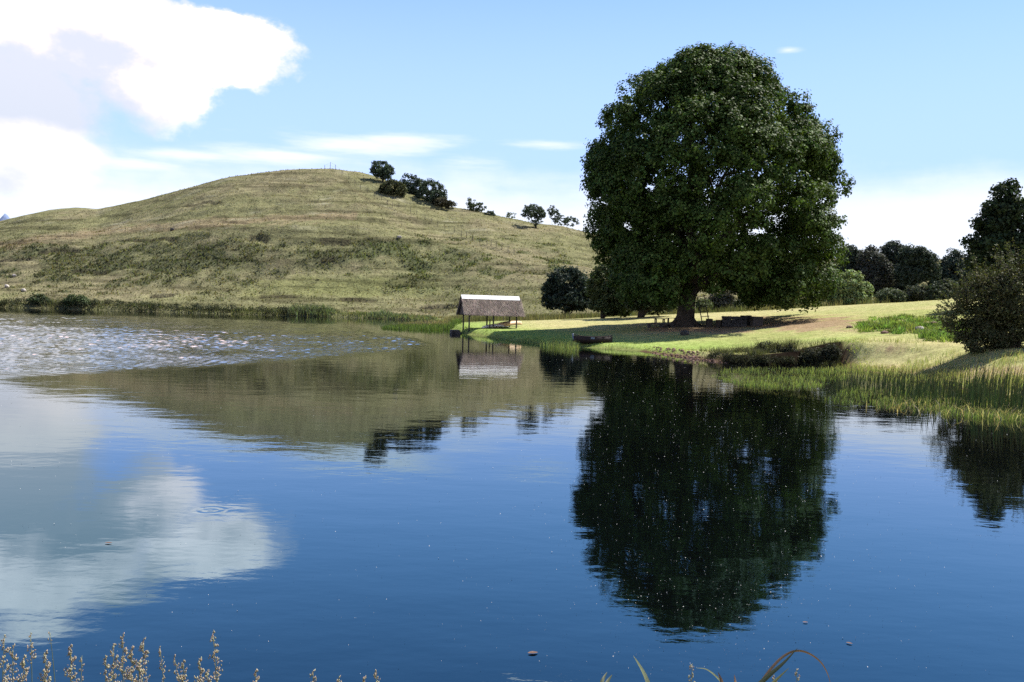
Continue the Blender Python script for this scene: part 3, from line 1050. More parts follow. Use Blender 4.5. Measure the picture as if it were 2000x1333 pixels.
for (cx, cy, rx, ry, lb, cl) in [(1374, 598, 14, 12, 'yellow-green low shrub behind the ladder foot', PG), (1452, 598, 20, 12, 'dark low shrub above the stone seat', DK),
                                 (1497, 598, 22, 13, 'grey low shrub right of the stone seat, left of the twin dark shrub', (.07, .075, .06)),
                                 (1532, 596, 17, 13, 'dark low shrub at the left end of the wire fence', BL), (1318, 600, 16, 14, 'bright leafy low shrub just left of the great trunk', PG)]:
    px_tree('low_shrub', lb, 'shrub', 124, [(cx, cy, rx, ry), (cx + rx * .5, cy + 3, rx * .6, ry * .7)], (cx, cy + 14), 26, 44, 0.26, 0.45, cl, 0.05, SH)
px_tree('light_shrub', 'broad light green shrub in the sun beyond the red earth patch', 'shrub', 118, [(1650, 560, 40, 28), (1628, 578, 22, 22), (1682, 572, 18, 20), (1655, 582, 36, 20)], (1650, 604), 34, 170, 0.36, 0.6, (.20, .25, .10), 0.1, up=0.7)
px_tree('grey_bush', 'small grey-green bush at the edge of the lawn below the dark wood', 'bush', 122, [(1738, 579, 24, 13), (1722, 583, 14, 10), (1752, 583, 12, 10)], (1738, 595), 30, 70, 0.3, 0.5, (.085, .105, .055), 0.06)
px_tree('grey_bush', 'dull olive bush right of the small grey-green bush, under the dark wood', 'bush', 124, [(1795, 574, 24, 15), (1776, 582, 16, 10)], (1793, 592), 30, 60, 0.32, 0.5, (.07, .08, .05), 0.06)
px_tree('grey_bush', 'half-hidden green bush between the dark wood and the big near bush', 'bush', 118, [(1832, 572, 22, 16), (1850, 565, 20, 18)], (1840, 592), 30, 60, 0.34, 0.5, (.055, .07, .04), 0.06)
WD = 'trees of the dark wood behind the lawn'
for (el_, bs, lb, cl, YY) in [
        ([(1655, 500, 20, 22), (1668, 525, 26, 28), (1645, 540, 22, 26)], (1660, 596), 'leftmost tree of the dark wood, half behind the great tree', (.045, .06, .042), 160),
        ([(1700, 512, 26, 26), (1692, 548, 32, 32), (1722, 540, 22, 30)], (1702, 596), 'grey twiggy tree second from left in the dark wood', (.058, .062, .048), 156),
        ([(1744, 495, 20, 22), (1736, 525, 24, 30), (1756, 550, 28, 30)], (1745, 594), 'tallest tree in the middle of the dark wood', (.042, .056, .040), 162),
        ([(1785, 500, 24, 20), (1806, 510, 20, 18), (1778, 535, 26, 24), (1815, 530, 18, 16)], (1776, 593), 'spreading flat-layered tree at the right of the dark wood', (.040, .056, .036), 150),
        ([(1862, 508, 16, 20), (1858, 535, 26, 28), (1845, 560, 28, 26), (1882, 548, 22, 30)], (1860, 592), 'separate dark tree between the wood and the tall right tree', (.038, .054, .038), 156)]:
    px_tree('wood_tree', lb, 'tree', YY, el_, bs, 34, 190, 0.42, 0.75, cl, 0.22, WD)
px_tree('tall_tree', 'tall pointed dark tree at the right edge above the near bush', 'tree', 78, [(1966, 380, 24, 24), (1948, 408, 28, 22), (1985, 415, 38, 26), (1938, 440, 34, 20), (1975, 455, 52, 26), (1925, 478, 34, 18), (1950, 500, 55, 26), (2010, 490, 60, 40), (1930, 515, 42, 20)], (1978, 600), 46, 330, 0.34, 0.62, (.036, .052, .026), 0.32, mat=M_leaf)
# the near bush
nb = px_tree('arching_bush', 'big near bush with arching shoots at the right edge of the lawn', 'bush', 43.5, [(1930, 598, 58, 58), (1895, 628, 44, 42), (2005, 585, 80, 62), (1925, 655, 52, 34), (2000, 650, 95, 46), (2100, 595, 90, 75)], (1975, 690), 70, 420, 0.13, 0.42, (.072, .076, .036), 0.07, mat=M_leaf, stems=3, depth=0.6)
# shoots: arching stems set with small leaves
bE = [((1930, 598), 60), ((1895, 628), 46), ((2005, 585), 82)]
sv, lvp, lvn = MB(), [], []
nb0 = np.array(nb.location)
for k in range(230):
    (ccx, ccy), rr = random.choice(bE)
    a_ = random.uniform(-0.3, math.pi + 0.5)
    P0 = at(ccx + rr * 0.8 * math.cos(a_), ccy - rr * 0.8 * math.sin(a_), 43.5 + random.uniform(-1.2, 0.8)) - nb0
    out_ = np.array([math.cos(a_), random.uniform(-.5, .2), max(0.15, math.sin(a_)) + 0.3])
    L = random.uniform(0.45, 1.3)
    P1 = P0 + out_ * L
    P1[2] -= 0.12 * L
    bz = bezier(P0, P0 + out_ * L * 0.55 + np.array([0, 0, 0.12]), P1, 5)
    sv.tube(bz, [0.012, 0.010, 0.008, 0.006, 0.003], 4)
    for j in range(26):
        q = random.random()
        i_ = min(3, int(q * 4))
        pb = bz[i_].lerp(bz[i_ + 1], q * 4 - i_)
        lvp.append(np.array(pb) + rng.normal(size=3) * 0.045)
        lvn.append(rng.normal(size=3) + np.array([0, 0, 1.0]))
stuff(sv.build('shoots', M_bark, nb, True))
V, Fc, C = leaf_mesh(np.array(lvp), rng.uniform(0.08, 0.15, len(lvp)), np.array(lvn), vary((.075, .085, .034), len(lvp), 0.3), 0.5, 0.1)
link('leaves', mesh_np('leaves', V, Fc, M_leaf, C), nb)
# bushes on the far shore
px_tree('shore_bush', 'dark green waterside bush at the far left of the far shore', 'bush', 169, [(75, 588, 17, 11), (88, 591, 10, 8)], (75, 600), 28, 60, 0.4, 0.6, (.05, .068, .03), 0.06)
px_tree('shore_bush', 'brighter green waterside bush on the far shore, right of the darker one', 'bush', 169, [(150, 588, 19, 11), (165, 592, 10, 8), (138, 591, 11, 8)], (150, 601), 28, 66, 0.4, 0.6, (.065, .09, .036), 0.06)


# low dark shrubs over the undercut bank: leaves plus stiff upright shoots
def bank_shrub(label, cx, cy, rx, ry, Y):
    r_ = px_tree('bank_shrub', label, 'shrub', Y, [(cx, cy, rx, ry), (cx - rx * .4, cy + ry * .4, rx * .6, ry * .6), (cx + rx * .4, cy + ry * .4, rx * .6, ry * .6)], (cx, cy + ry), 46, 60, 0.10, 0.24, (.045, .048, .026), 0.03, 'shrubs along the undercut bank', M_far)
    n_ = 260
    k_ = Y / F
    B = np.stack([rng.normal(0, rx * k_ * 0.5, n_), rng.normal(0, rx * k_ * 0.35, n_), np.full(n_, 0.05)], 1)
    V, Fc, C = blade_mesh(B, rng.uniform(0.8, 1.9, n_) * ry * k_ * 1.2, np.full(n_, 0.014), B[:, :2] * 0.5 + rng.normal(0, .12, (n_, 2)), rng.uniform(0, .3, n_), vary((.085, .088, .05), n_, .3))
    stuff(link('shoots', mesh_np('shoots', V, Fc, M_grass, C), r_))


for a_ in [('tallest feathery dark shrub on the undercut bank', 1503, 684, 28, 16, 52), ('rounded dark shrub on the undercut bank right of the tallest one', 1543, 689, 18, 15, 51.5),
           ('wide low dark shrub on the undercut bank, third from the left', 1588, 694, 24, 11, 50.5), ('spiky dark shrub at the right end of the undercut bank', 1623, 688, 13, 13, 50),
           ('low olive shrub at the left end of the undercut bank', 1455, 692, 26, 9, 53)]:
    bank_shrub(*a_)
for a_ in [('small dark shrub hanging over the bank left of the low olive shrub', 1412, 697, 22, 7, 52.5), ('dark trailing shrub over the bank between the olive and the tallest shrub', 1478, 700, 20, 8, 50.6)]:
    bank_shrub(*a_)

# ------------------------------------------------------------------ thatched boat shelter
hutL, hutR = at(912, 643, 87.0), at(1020, 643, 88.7)
ang = R(17)
ax = np.array([math.cos(ang), math.sin(ang), 0])
dp = np.array([-math.sin(ang), math.cos(ang), 0])
hc = at(938.5, 643, 88.0) + ax * 1.25 + dp * 1.2
g0 = 0.45
hut = thing('boat_shelter', 'open thatched boat shelter on posts with a white ridge at the waterside', 'shelter', (hc[0], hc[1], g0), None, ang)
L2, Wd = 2.95, 1.62
zE, zR = 1.92 - g0, 3.78 - g0
# roof core as a thick prism
rb = MB()
th_ = 0.22
rb.add([(-L2 - .15, -Wd, zE), (L2 + .15, -Wd, zE), (L2, 0, zR), (-L2, 0, zR), (-L2 - .15, Wd, zE), (L2 + .15, Wd, zE),
        (-L2 - .15, -Wd + .28, zE - .06), (L2 + .15, -Wd + .28, zE - .06), (L2, 0, zR - .3), (-L2, 0, zR - .3), (-L2 - .15, Wd - .28, zE - .06), (L2 + .15, Wd - .28, zE - .06)],
       [(0, 1, 2, 3), (3, 2, 5, 4), (7, 6, 9, 8), (8, 9, 10, 11), (0, 6, 7, 1), (5, 11, 10, 4), (1, 7, 8, 2), (2, 8, 11, 5), (3, 9, 6, 0), (4, 10, 9, 3)])
roof = rb.build('roof', M_thbase, hut)


def thatch(side, n_):
    q = rng.uniform(0, 1, n_) ** 0.9
    X_ = rng.uniform(-L2 - .1, L2 + .1, n_)
    sl = np.array([0, side * Wd, zE - zR])
    sl = sl / np.linalg.norm(sl)
    up = np.array([0, side * (zR - zE), Wd])
    up = up / np.linalg.norm(up)
    Ls = np.hypot(Wd, zR - zE)
    base = np.array([0, 0, zR]) + sl * (q * Ls)[:, None] + np.array([1.0, 0, 0]) * X_[:, None] + up * rng.uniform(0.0, 0.05, n_)[:, None]
    ln_ = rng.uniform(0.25, 0.6, n_)
    ln_ = np.minimum(ln_, (Ls * (1 - q) + rng.uniform(0.0, 0.16, n_)))
    tip = base + sl * ln_[:, None] + up * rng.uniform(-0.01, 0.05, n_)[:, None] + np.array([1.0, 0, 0]) * rng.normal(0.12, 0.08, n_)[:, None]
    w_ = rng.uniform(0.015, 0.05, n_)[:, None] * np.array([1.0, 0, 0])
    V = np.stack([base - w_, base + w_, tip], 1).reshape(-1, 3)
    Fc = np.arange(n_ * 3).reshape(-1, 3)
    tn = 0.7 + 0.6 * (fbm(X_ * 1.6, q * 3, 191, 3) + 0.5)
    C = np.repeat(vary((.22, .178, .15), n_, 0.5, 0.08) * tn[:, None], 3, 0)
    return V, Fc, C


for s_ in (-1, 1):
    V, Fc, C = thatch(s_, 9000)
    stuff(link('thatch', mesh_np('thatch', V, Fc, M_straw, C), roof))
# ragged thatch at the gable ends
cap = MB()
for s_ in (-1, 1):
    cap.add([(-L2 - .05, 0, zR + .10), (L2 + .05, 0, zR + .10), (L2 + .05, s_ * .36, zR - .30), (-L2 - .05, s_ * .36, zR - .30),
             (-L2 - .05, 0, zR + .04), (L2 + .05, 0, zR + .04), (L2 + .05, s_ * .32, zR - .34), (-L2 - .05, s_ * .32, zR - .34)],
            [(0, 1, 2, 3), (7, 6, 5, 4), (3, 2, 6, 7), (0, 3, 7, 4), (1, 5, 6, 2)])
cap.build('ridge_cap', M_cap, hut)
for s_ in (-1, 1):
    gb = MB()
    x0 = s_ * (L2 - .12)
    gb.add([(x0, -Wd + .3, zE + .02), (x0, Wd - .3, zE + .02), (x0, 0, zR - .3), (x0 - s_ * .08, -Wd + .3, zE + .02), (x0 - s_ * .08, Wd - .3, zE + .02), (x0 - s_ * .08, 0, zR - .3)],
           [(0, 1, 2), (5, 4, 3), (0, 3, 4, 1)])
    gb.build('gable', M_thbase, hut)
for s_ in (-1, 1):
    MB().tube([(-L2 + .1, s_ * 1.2, zE + .16), (L2 - .1, s_ * 1.2, zE + .16)], 0.07, 8).build('beam', M_wood, hut)
for s_ in (-1, 1):
    for X_ in (-2.42, 0.03, 2.42):
        MB().tube([(X_, s_ * 1.2, -0.9), (X_ + .02, s_ * 1.2, zE + .2)], [0.085, 0.07], 9, 0.05).build('post', M_wood, hut, True)
MB().tube([(-.12, -.45, -0.5), (-.1, -.45, 1.05)], [0.07, 0.06], 8, 0.05).build('stub_post', M_wood, hut, True)
# landing block at the water
jp = gp(887.5, 653)
jt = thing('landing_block', 'squat dark stone landing block in the water at the left end of the shelter', 'jetty', (jp[0], jp[1] + .9, 0), None, R(10))
MB().box((0, 0, -0.03), (0.85, 1.6, 0.7), 0, 0.03).build('block', M_stone, jt, bevel=0.03)
for i_ in range(4):
    MB().box((-.31 + .21 * i_, 0, 0.35), (0.19, 1.7, 0.05), 0, 0.006).build('plank', M_wood, jt)


# boats
def hull(L, Wm, D, n_=13, bow=1.0, rocker=0.08, open_top=False):
    """double-ended hull lofted from half-round sections, keel along x"""
    vs, fs = [], []
    m_ = 9
    for i in range(n_):
        q = -1 + 2 * i / (n_ - 1)
        w_ = Wm / 2 * max(0.02, (1 - abs(q) ** 2.4)) ** 0.8
        kz = rocker * q * q
        for j in range(m_):
            a_ = math.pi * j / (m_ - 1)
            vs.append((q * L / 2, -math.cos(a_) * w_, D - (D - kz) * math.sin(a_) ** 0.7 + (rocker * 1.6 * abs(q) ** 3)))
    for i in range(n_ - 1):
        for j in range(m_ - 1):
            a_ = i * m_ + j
            fs.append((a_, a_ + 1, a_ + m_ + 1, a_ + m_))
    return vs, fs


def canoe(label, p, L, W_, D, rz, mat, tilt):
    o = thing('canoe', label, 'canoe', p, 'canoes beside the shelter', rz)
    vs, fs = hull(L, W_, D)
    vs = [(x_, y_, D + .02 - z_) for x_, y_, z_ in vs]           # lies keel up
    M_ = Matrix.Rotation(tilt, 3, 'Y')
    vs = [tuple(M_ @ Vector(v)) for v in vs]
    h_ = MB().add(vs, [f[::-1] for f in fs]).build('hull', mat, o, True)
    sm_ = h_.modifiers.new('thick', 'SOLIDIFY')
    sm_.thickness = 0.02
    MB().tube([M_ @ Vector((q * L / 2 * .96, 0, D + .025 - 0.08 * q * q)) for q in (-1, -.6, -.2, .2, .6, 1)], 0.018, 6).build('keel', M_wood, o, True)
    MB().tube([M_ @ Vector((q * L / 2 * .97, (W_ / 2) * max(0.02, (1 - abs(q) ** 2.4)) ** .8 * s_, .03 - .13 * abs(q) ** 3 + .0)) for s_ in (-1,) for q in (-1, -.7, -.4, 0, .4, .7, 1)], 0.016, 6).build('gunwale', M_wood, o, True)
    return o


p1 = hit(999, 639, 60, 120)
canoe('tan upturned canoe poking out under the right post of the shelter', (p1[0] - .35, p1[1] - .2, float(H(p1[:1] - .3, p1[1:2])[0]) + .14), 3.6, 0.85, 0.42, R(38), M_canoeA, R(-7))
p2 = hit(972, 640.5, 60, 120)
canoe('white upturned canoe lying in the shade under the shelter', (p2[0] - .2, p2[1] + .3, float(H(p2[:1], p2[1:2])[0]) + .06), 3.0, 0.6, 0.26, R(24), M_canoeB, R(-3))

bp = hit(1158, 671, 50, 100)
boat = thing('rowing_boat', 'old dark rowing boat with faded blue bow drawn up at the water', 'boat', (bp[0], bp[1] + .2, float(H(bp[:1], bp[1:2])[0]) - .06), None, R(6))
vs, fs = hull(2.95, 1.15, 0.52, 15, rocker=0.05)
h_ = MB().add(vs, fs).build('hull', M_hull, boat, True)
h_.modifiers.new('thick', 'SOLIDIFY').thickness = 0.03
for s_ in (-1, 1):
    MB().tube([(q * 1.46, s_ * .575 * max(.02, (1 - abs(q) ** 2.4)) ** .8, .535 + .16 * abs(q) ** 3) for q in (-1, -.8, -.5, 0, .5, .8, 1)], 0.028, 6).build('gunwale', M_hull, boat, True)
for x_ in (-.55, .45):
    MB().box((x_, 0, .42), (.2, .98, .035)).build('thwart', M_plank, boat)
MB().tube([(-1.5, 0, .74), (-1.47, 0, .45), (-1.38, 0, .2), (-1.2, 0, .1)], [.07, .065, .06, .04], 8).build('bow_stem', M_bluepaint, boat, True)
MB().box((-.12, -.585, .45), (.28, .02, .14)).build('blue_patch', M_bluepaint, boat)

# ------------------------------------------------------------------ furniture under the tree
TG = 'picnic tables under the great tree'


def gz(x_, y_):
    return float(H(np.array([x_]), np.array([y_]))[0])


def place(px, py, Y):
    p = at(px, py, Y)
    return (p[0], p[1], gz(p[0], p[1]))


def table(label, px, Y, w_, rz):
    o = thing('picnic_table', label, 'table', place(px, 640, Y), TG, rz)
    for i in range(4):
        MB().box((0, -.33 + .22 * i, .73), (w_, .20, .05), 0, .004).build('plank', M_plank, o)
    for sx in (-1, 1):
        for sy in (-1, 1):
            MB().box((sx * (w_ / 2 - .2), sy * .3, .33), (.09, .09, .75)).build('leg', M_wood, o)
        MB().box((sx * (w_ / 2 - .2), 0, .66), (.06, .7, .08)).build('rail', M_wood, o)


table('left one of the two small wooden tables beside the trunk', 1288, 84.2, 1.16, R(3))
table('right one of the two small wooden tables, touching the trunk side', 1311.5, 84.5, 1.05, R(-3))
bn = thing('bench', 'long low dark bench in front of the two tables', 'bench', place(1291, 645, 82.3), None, R(2))
for i in range(2):
    MB().box((0, -.12 + .24 * i, .33), (2.5, .22, .09), 0, .006).build('plank', M_wood, bn)
for x_ in (-1.1, 0, 1.0):
    MB().box((x_, 0, .1), (.28, .4, .4), 0, .02).build('leg', M_stone, bn)
# ladder
ld = thing('ladder', 'rough wooden pole ladder leaning up into the great tree', 'ladder', place(1374, 637, 82.2))
l0 = np.array(ld.location)
Ltop, Rtop = at(1361, 578, 82.9) - l0, at(1374.5, 575, 82.9) - l0
Lbot, Rbot = at(1373, 637.5, 81.9) - l0, at(1386.5, 637.5, 81.9) - l0
Lbot[2] = Rbot[2] = -.05
for a_, b_ in ((Lbot, Ltop), (Rbot, Rtop)):
    MB().tube([a_, (a_ + b_) / 2 + np.array([.02, 0, 0]), b_], [.05, .045, .035], 8, .05).build('rail', M_wood, ld, True)
for i in range(6):
    q = .17 + .155 * i
    a_, b_ = Lbot + (Ltop - Lbot) * q, Rbot + (Rtop - Rbot) * q
    e = (b_ - a_) * .12
    MB().tube([a_ - e * .4 + np.array([0, -.05, 0]), b_ + e * 1.6 + np.array([0, -.05, .02])], .032, 7, .05).build('rung', M_wood, ld, True)
# stumps and stone seat
SG = 'log stumps around the stone seat'


def stump(label, px, Y, w_, h_, square):
    o = thing('log_stump', label, 'stump', place(px, 640, Y), SG, random.uniform(-.2, .2))
    if square:
        MB().box((0, 0, h_ / 2 - .03), (w_, w_ * .8, h_), 0, .03).build('block', M_wood, o, bevel=.02)
    else:
        MB().tube([(0, 0, -.1), (0, 0, .02), (.01, 0, h_ * .5), (.015, 0, h_)], [w_ / 2 * 1.1, w_ / 2 * 1.05, w_ / 2, w_ / 2], 14, .04).build('log', M_bark, o)
        MB().tube([(.015, 0, h_), (.015, 0, h_ + .012)], w_ / 2 * .9, 14, .03).build('cut_face', M_plank, o)


stump('log stump at the foot of the ladder', 1384.5, 81.6, .62, .72, False)
stump('smallest log stump between the ladder and the stone seat', 1403, 81.2, .54, .62, False)
stump('tall narrow stump squeezed between the stone seat and the square block', 1461.5, 81.9, .5, .88, False)
stump('square dark block at the right end of the row', 1476.5, 81.0, .92, .86, True)
ss = thing('stone_bench', 'long dark rough stone seat right of the great trunk', 'seat', place(1433, 641, 81.0), None, R(-2))
xx = -1.08
row = 0
for row, (hh, zz) in enumerate(((.36, .14), (.33, .48), (.30, .79))):
    xx = -1.08
    while xx < 1.05:
        w_ = min(random.uniform(.3, .52), 1.1 - xx)
        if w_ < .12:
            break
        MB().box((xx + w_ / 2, random.uniform(-.02, .02), zz + .0), (w_ - .02, .62, hh - .015), 0, .025).build('stone', M_stone, ss, bevel=.03)
        xx += w_
MB().box((.83, 0, .99), (.5, .5, .12), R(3), .03).build('stone', M_stone, ss, bevel=.03)


# stones
def rock(label, p, s_, mat, group=None, name='stone'):
    bmv, bmf = [], []
    import bmesh
    b_ = bmesh.new()
    bmesh.ops.create_icosphere(b_, subdivisions=2, radius=1)
    sd_ = random.randint(0, 999)
    for v in b_.verts:
        k_ = 1 + .45 * float(fbm(np.array([v.co.x * 1.3 + sd_]), np.array([v.co.y * 1.3 + v.co.z * 1.7]), sd_, 3)[0])
        v.co = Vector((v.co.x * s_[0], v.co.y * s_[1], v.co.z * s_[2])) * k_
    me = bpy.data.meshes.new(name)
    b_.to_mesh(me)
    b_.free()
    me.materials.append(mat)
    o = link(name, me, None, p)
    return tag(o, label, 'stone', group)


q_ = hit(1338, 655, 50, 100)
rock('dark round boulder on the grass in front of the great trunk', (q_[0], q_[1], q_[2] + .12), (.34, .3, .28), M_stone)
q_ = hit(1796, 645, 40, 90)
rock('pale flat stone among the green weeds', (q_[0], q_[1], q_[2] + .1), (.30, .22, .14), M_palestone)
for px_, py_, lb in ((1728, 652, 'grey flat stone at the foot of the weedy mound'), (1660, 641, 'small brown stone where the red earth meets the weeds'), (1826, 634, 'brown stone near the top of the weedy mound')):
    q_ = hit(px_, py_, 40, 90)
    rock(lb, (q_[0], q_[1], q_[2] + .06), (.28, .2, .13), M_redstone)
for px_, py_, lb in ((336, 451, 'dark boulder on the hill terrace above the brushy slope'), (14, 562, 'pale boulder at the left edge of the hill foot'), (28, 541, 'small pale boulder above the one at the left edge'),
                     (46, 570, 'grey boulder above the darker shore bush'), (780, 466, 'single pale boulder on the middle of the hillside')):
    q_ = hit(px_, py_, 140)
    rock(lb, (q_[0], q_[1], q_[2] + .3), (.5, .4, .4), M_palestone if 'pale' in lb or 'grey' in lb else M_stone, None, 'boulder')
# red rubble under the bank
rv, rf_ = [], []
import bmesh
b_ = bmesh.new()
bmesh.ops.create_icosphere(b_, subdivisions=1, radius=1)
iv = np.array([v.co[:] for v in b_.verts])
iff = np.array([[v.index for v in f.verts] for f in b_.faces])
b_.free()
k_ = 0
for i in range(240):
    pxv = random.uniform(1275, 1420) if i < 300 else random.uniform(1420, 1640)
    pyv = np.interp(pxv, [1275, 1345, 1400, 1500, 1640], [690, 700, 707, 712.5, 710]) + random.uniform(-5, 1.5)
    p = gp(pxv, pyv, 0.05)
    p[2] = gz(p[0], p[1])
    if p[2] < -.15:
        continue
    s_ = random.uniform(.03, .11)
    v_ = iv * (s_ * np.array([1, .8, .65])) * (1 + rng.uniform(-.3, .3, (len(iv), 1))) + p + np.array([0, 0, .03])
    rv.append(v_)
    rf_.append(iff + k_)
    k_ += len(iv)
stuff(link('shore_rubble', mesh_np('shore_rubble', np.concatenate(rv), np.concatenate(rf_), M_redstone)), 'reddish stone rubble along the foot of the bank', 'rubble')


# ------------------------------------------------------------------ fences
def fence(label, bases, hts, r_, wires, group=None):
    o = thing('wire_fence', label, 'fence', bases[0])
    o0 = np.array(o.location)
    tops = []
    for b_, h_ in zip(bases, hts):
        p = np.array(b_) - o0
        MB().tube([p + np.array([0, 0, -.4]), p + np.array([0, 0, h_])], [r_, r_ * .9], 6).build('post', M_wood, o)
        tops.append((p, h_))
    for q in wires:
        MB().tube([p + np.array([0, 0, h_ * q]) for p, h_ in tops], .012, 3, 0, False).build('wire', M_wire, o)


fp = [(634, 333), (645, 333), (655, 333), (668, 343), (681, 351), (693, 361), (704, 371), (717, 379), (731, 385), (745, 392), (757, 401), (766, 407), (779, 407), (791, 411), (802, 416), (814, 419),
      (830, 430), (842, 437), (855, 443), (869, 449), (887, 455), (901, 463), (911, 465), (923, 469), (937, 475), (951, 479), (959, 481), (969, 484), (980, 488), (992, 493), (1004, 498)]
bs = [hit(a_, b_, 140) for a_, b_ in fp]
bs = [(b_[0], b_[1], gz(b_[0], b_[1])) for b_ in bs]
fence('post and wire fence running down over the hill', bs, [1.5, 2.3, 1.6] + [random.uniform(1.25, 1.6) for _ in bs[3:]], .06, (.95, .6, .3))
fb = [place(px_, 606, 119) for px_ in (1545, 1572, 1600, 1627)]
fence('short wire fence beyond the lawn under the right side of the great tree', fb, [1.15] * 4, .05, (.92, .6, .3))

# ------------------------------------------------------------------ grasses (stuff)
# hillside tufts
nT = 210000
uu = rng.uniform(-0.66, 0.62, nT)
yy = 152 + (278 - 152) * rng.uniform(0, 1, nT)
xx = uu * yy
ok = sdist(xx, yy) > 0.4
xx, yy = xx[ok], yy[ok]
zz = H(xx, yy)
pxx, pyy = proj(np.stack([xx, yy, zz], 1))
bmk, e2 = brush_mask(xx, yy, pxx, pyy)
dn = sm(-0.5, 0.4, fbm(xx * .25, yy * .25, 211, 3))
keep = (rng.uniform(0, 1, len(xx)) < 0.20 + 0.7 * bmk + 0.3 * dn * (pyy > 560)) & (pxx > -150) & (pxx < 1950)
xx, yy, zz, bmk = xx[keep], yy[keep], zz[keep], bmk[keep]
m_ = len(xx)
cc = hill_col(xx, yy, zz)
cc = vary(cc, m_, 0.27) * 1.1 * (0.95 + 0.0 * bmk)[:, None]
hh = rng.uniform(0.16, 0.42, m_) + 0.35 * bmk * rng.uniform(0.1, 1.2, m_)
V, Fc, C = blade_mesh(np.stack([xx, yy, zz - .05], 1), hh, rng.uniform(.3, .6, m_) * hh * 1.2, rng.normal(0, .25, (m_, 2)), rng.uniform(0, .5, m_), cc)
stuff(link('hill_grass', mesh_np('hill_grass', V, Fc, M_grass, C)), 'tufts of rough grass over the hillside', 'grass')

# undergrowth along the far shore
L_ = []
for (pa, pb, nn, h0, h1, c0) in [(-200, 640, 5200, .4, 1.5, (.095, .10, .05)), (560, 900, 3600, .6, 1.7, (.12, .15, .085)), (400, 900, 2600, .4, 1.1, (.15, .16, .07))]:
    pxs = rng.uniform(pa, pb, nn)
    base = np.array([gp(a_, np.interp(a_, [q[0] for q in shore_px[1:11]], [q[1] for q in shore_px[1:11]])) for a_ in pxs])
    base[:, 1] += rng.uniform(-.3, 3.6, nn) ** 1.0
    base[:, 2] = np.maximum(H(base[:, 0], base[:, 1]), -.1)
    hmod = 0.15 + 0.85 * sm(-.4, .4, fbm(base[:, 0] * .22, base[:, 0] * 0 + pa, 221, 3))
    L_.append(blade_mesh(base, rng.uniform(h0, h1, nn) * hmod, rng.uniform(.05, .14, nn), rng.normal(0, .22, (nn, 2)), rng.uniform(0, .5, nn), vary(c0, nn, .35)))


def join(L):
    Vs, Fs, Cs, k = [], [], [], 0
    for V, Fc, C in L:
        Vs.append(V)
        Fs.append(Fc + k)
        Cs.append(C)
        k += len(V)
    return np.concatenate(Vs), np.concatenate(Fs), np.concatenate(Cs)


V, Fc, C = join(L_)
stuff(link('far_shore_grass', mesh_np('far_shore_grass', V, Fc, M_grass, C)), 'rough grass and reeds along the far shore', 'grass')
# dark roots and leaves hanging over the undercut bank
nn = 210
pxs = rng.uniform(1412, 1640, nn)
cb = np.array([gp(a_, np.interp(a_, [q[0] for q in shore_px[18:27]], [q[1] for q in shore_px[18:27]])) for a_ in pxs])
cb[:, 1] += rng.uniform(-.12, .35, nn)
cb[:, 2] = rng.uniform(.05, .42, nn)
ci = np.repeat(np.arange(nn), 46)
P = cb[ci] + rdir(nn * 46) * rng.uniform(0, 1, (nn * 46, 1)) ** .5 * np.array([.26, .2, .22])
V, Fc, C = leaf_mesh(P, rng.uniform(.05, .13, len(P)), rdir(len(P)) + np.array([0, 0, .3]), vary((.044, .047, .024), len(P), .4) * rng.uniform(.6, 1.4, nn)[ci][:, None], .35)
stuff(link('bank_foliage', mesh_np('bank_foliage', V, Fc, M_far, C)), 'dark trailing plants and roots on the undercut bank', 'undergrowth')
# leafy scrub on the far bank
nn = 240
pxs = rng.uniform(-150, 640, nn)
cb = np.array([gp(a_, np.interp(a_, [q[0] for q in shore_px[1:8]], [q[1] for q in shore_px[1:8]])) for a_ in pxs])
cb[:, 1] += rng.uniform(.2, 2.6, nn)
cb[:, 2] = H(cb[:, 0], cb[:, 1]) + rng.uniform(.1, .9, nn)
ci = np.repeat(np.arange(nn), 40)
P = cb[ci] + rdir(nn * 40) * rng.uniform(0, 1, (nn * 40, 1)) ** .5 * np.array([.9, .7, .55])
V, Fc, C = leaf_mesh(P, rng.uniform(.15, .35, len(P)), rdir(len(P)) + np.array([0, 0, .5]), vary((.058, .064, .034), len(P), .3) * rng.uniform(.7, 1.3, nn)[ci][:, None])
stuff(link('bank_undergrowth', mesh_np('bank_undergrowth', V, Fc, M_far, C)), 'dark scrub along the bank of the far shore', 'undergrowth')

# the reed spit left of the shelter and the brush behind the lawn
L_ = []
nn = 5200
pxs = 745 + (900 - 745) * rng.uniform(0, 1, nn) ** .75
ctr = np.interp(pxs, [745, 800, 870, 900], [641, 639, 638, 637])
hw_ = np.interp(pxs, [745, 780, 840, 900], [2, 5, 8, 7])
base = np.array([gp(a_, b_) for a_, b_ in zip(pxs, ctr + rng.uniform(-1, 1, nn) * hw_)])
base[:, 2] = np.maximum(H(base[:, 0], base[:, 1]), -.05)
dry = sm(108, 122, base[:, 1])[:, None]
cc = np.array([.085, .125, .035]) * (1 - dry) + np.array([.20, .17, .095]) * dry
L_.append(blade_mesh(base, rng.uniform(.3, .75, nn) * np.interp(pxs, [745, 800, 900], [.5, .8, 1.25]), rng.uniform(.03, .07, nn), rng.normal(0, .18, (nn, 2)), rng.uniform(0, .5, nn), vary(cc, nn, .3)))
nn = 34000
bx, by = rng.uniform(-9, 62, nn), rng.uniform(106, 149, nn)
ok = (sdist(bx, by) > .3) & (bx / by < .42)
pz = H(bx, by)
ppx, ppy = proj(np.stack([bx, by, pz], 1))
sky_y = np.interp(ppx, [900, 1050, 1200, 1330, 1500, 1600, 1750, 1850], [629, 627, 620, 613, 608, 600, 592, 586])
ok &= (ppy < sky_y - 0.5) | (by > 116)
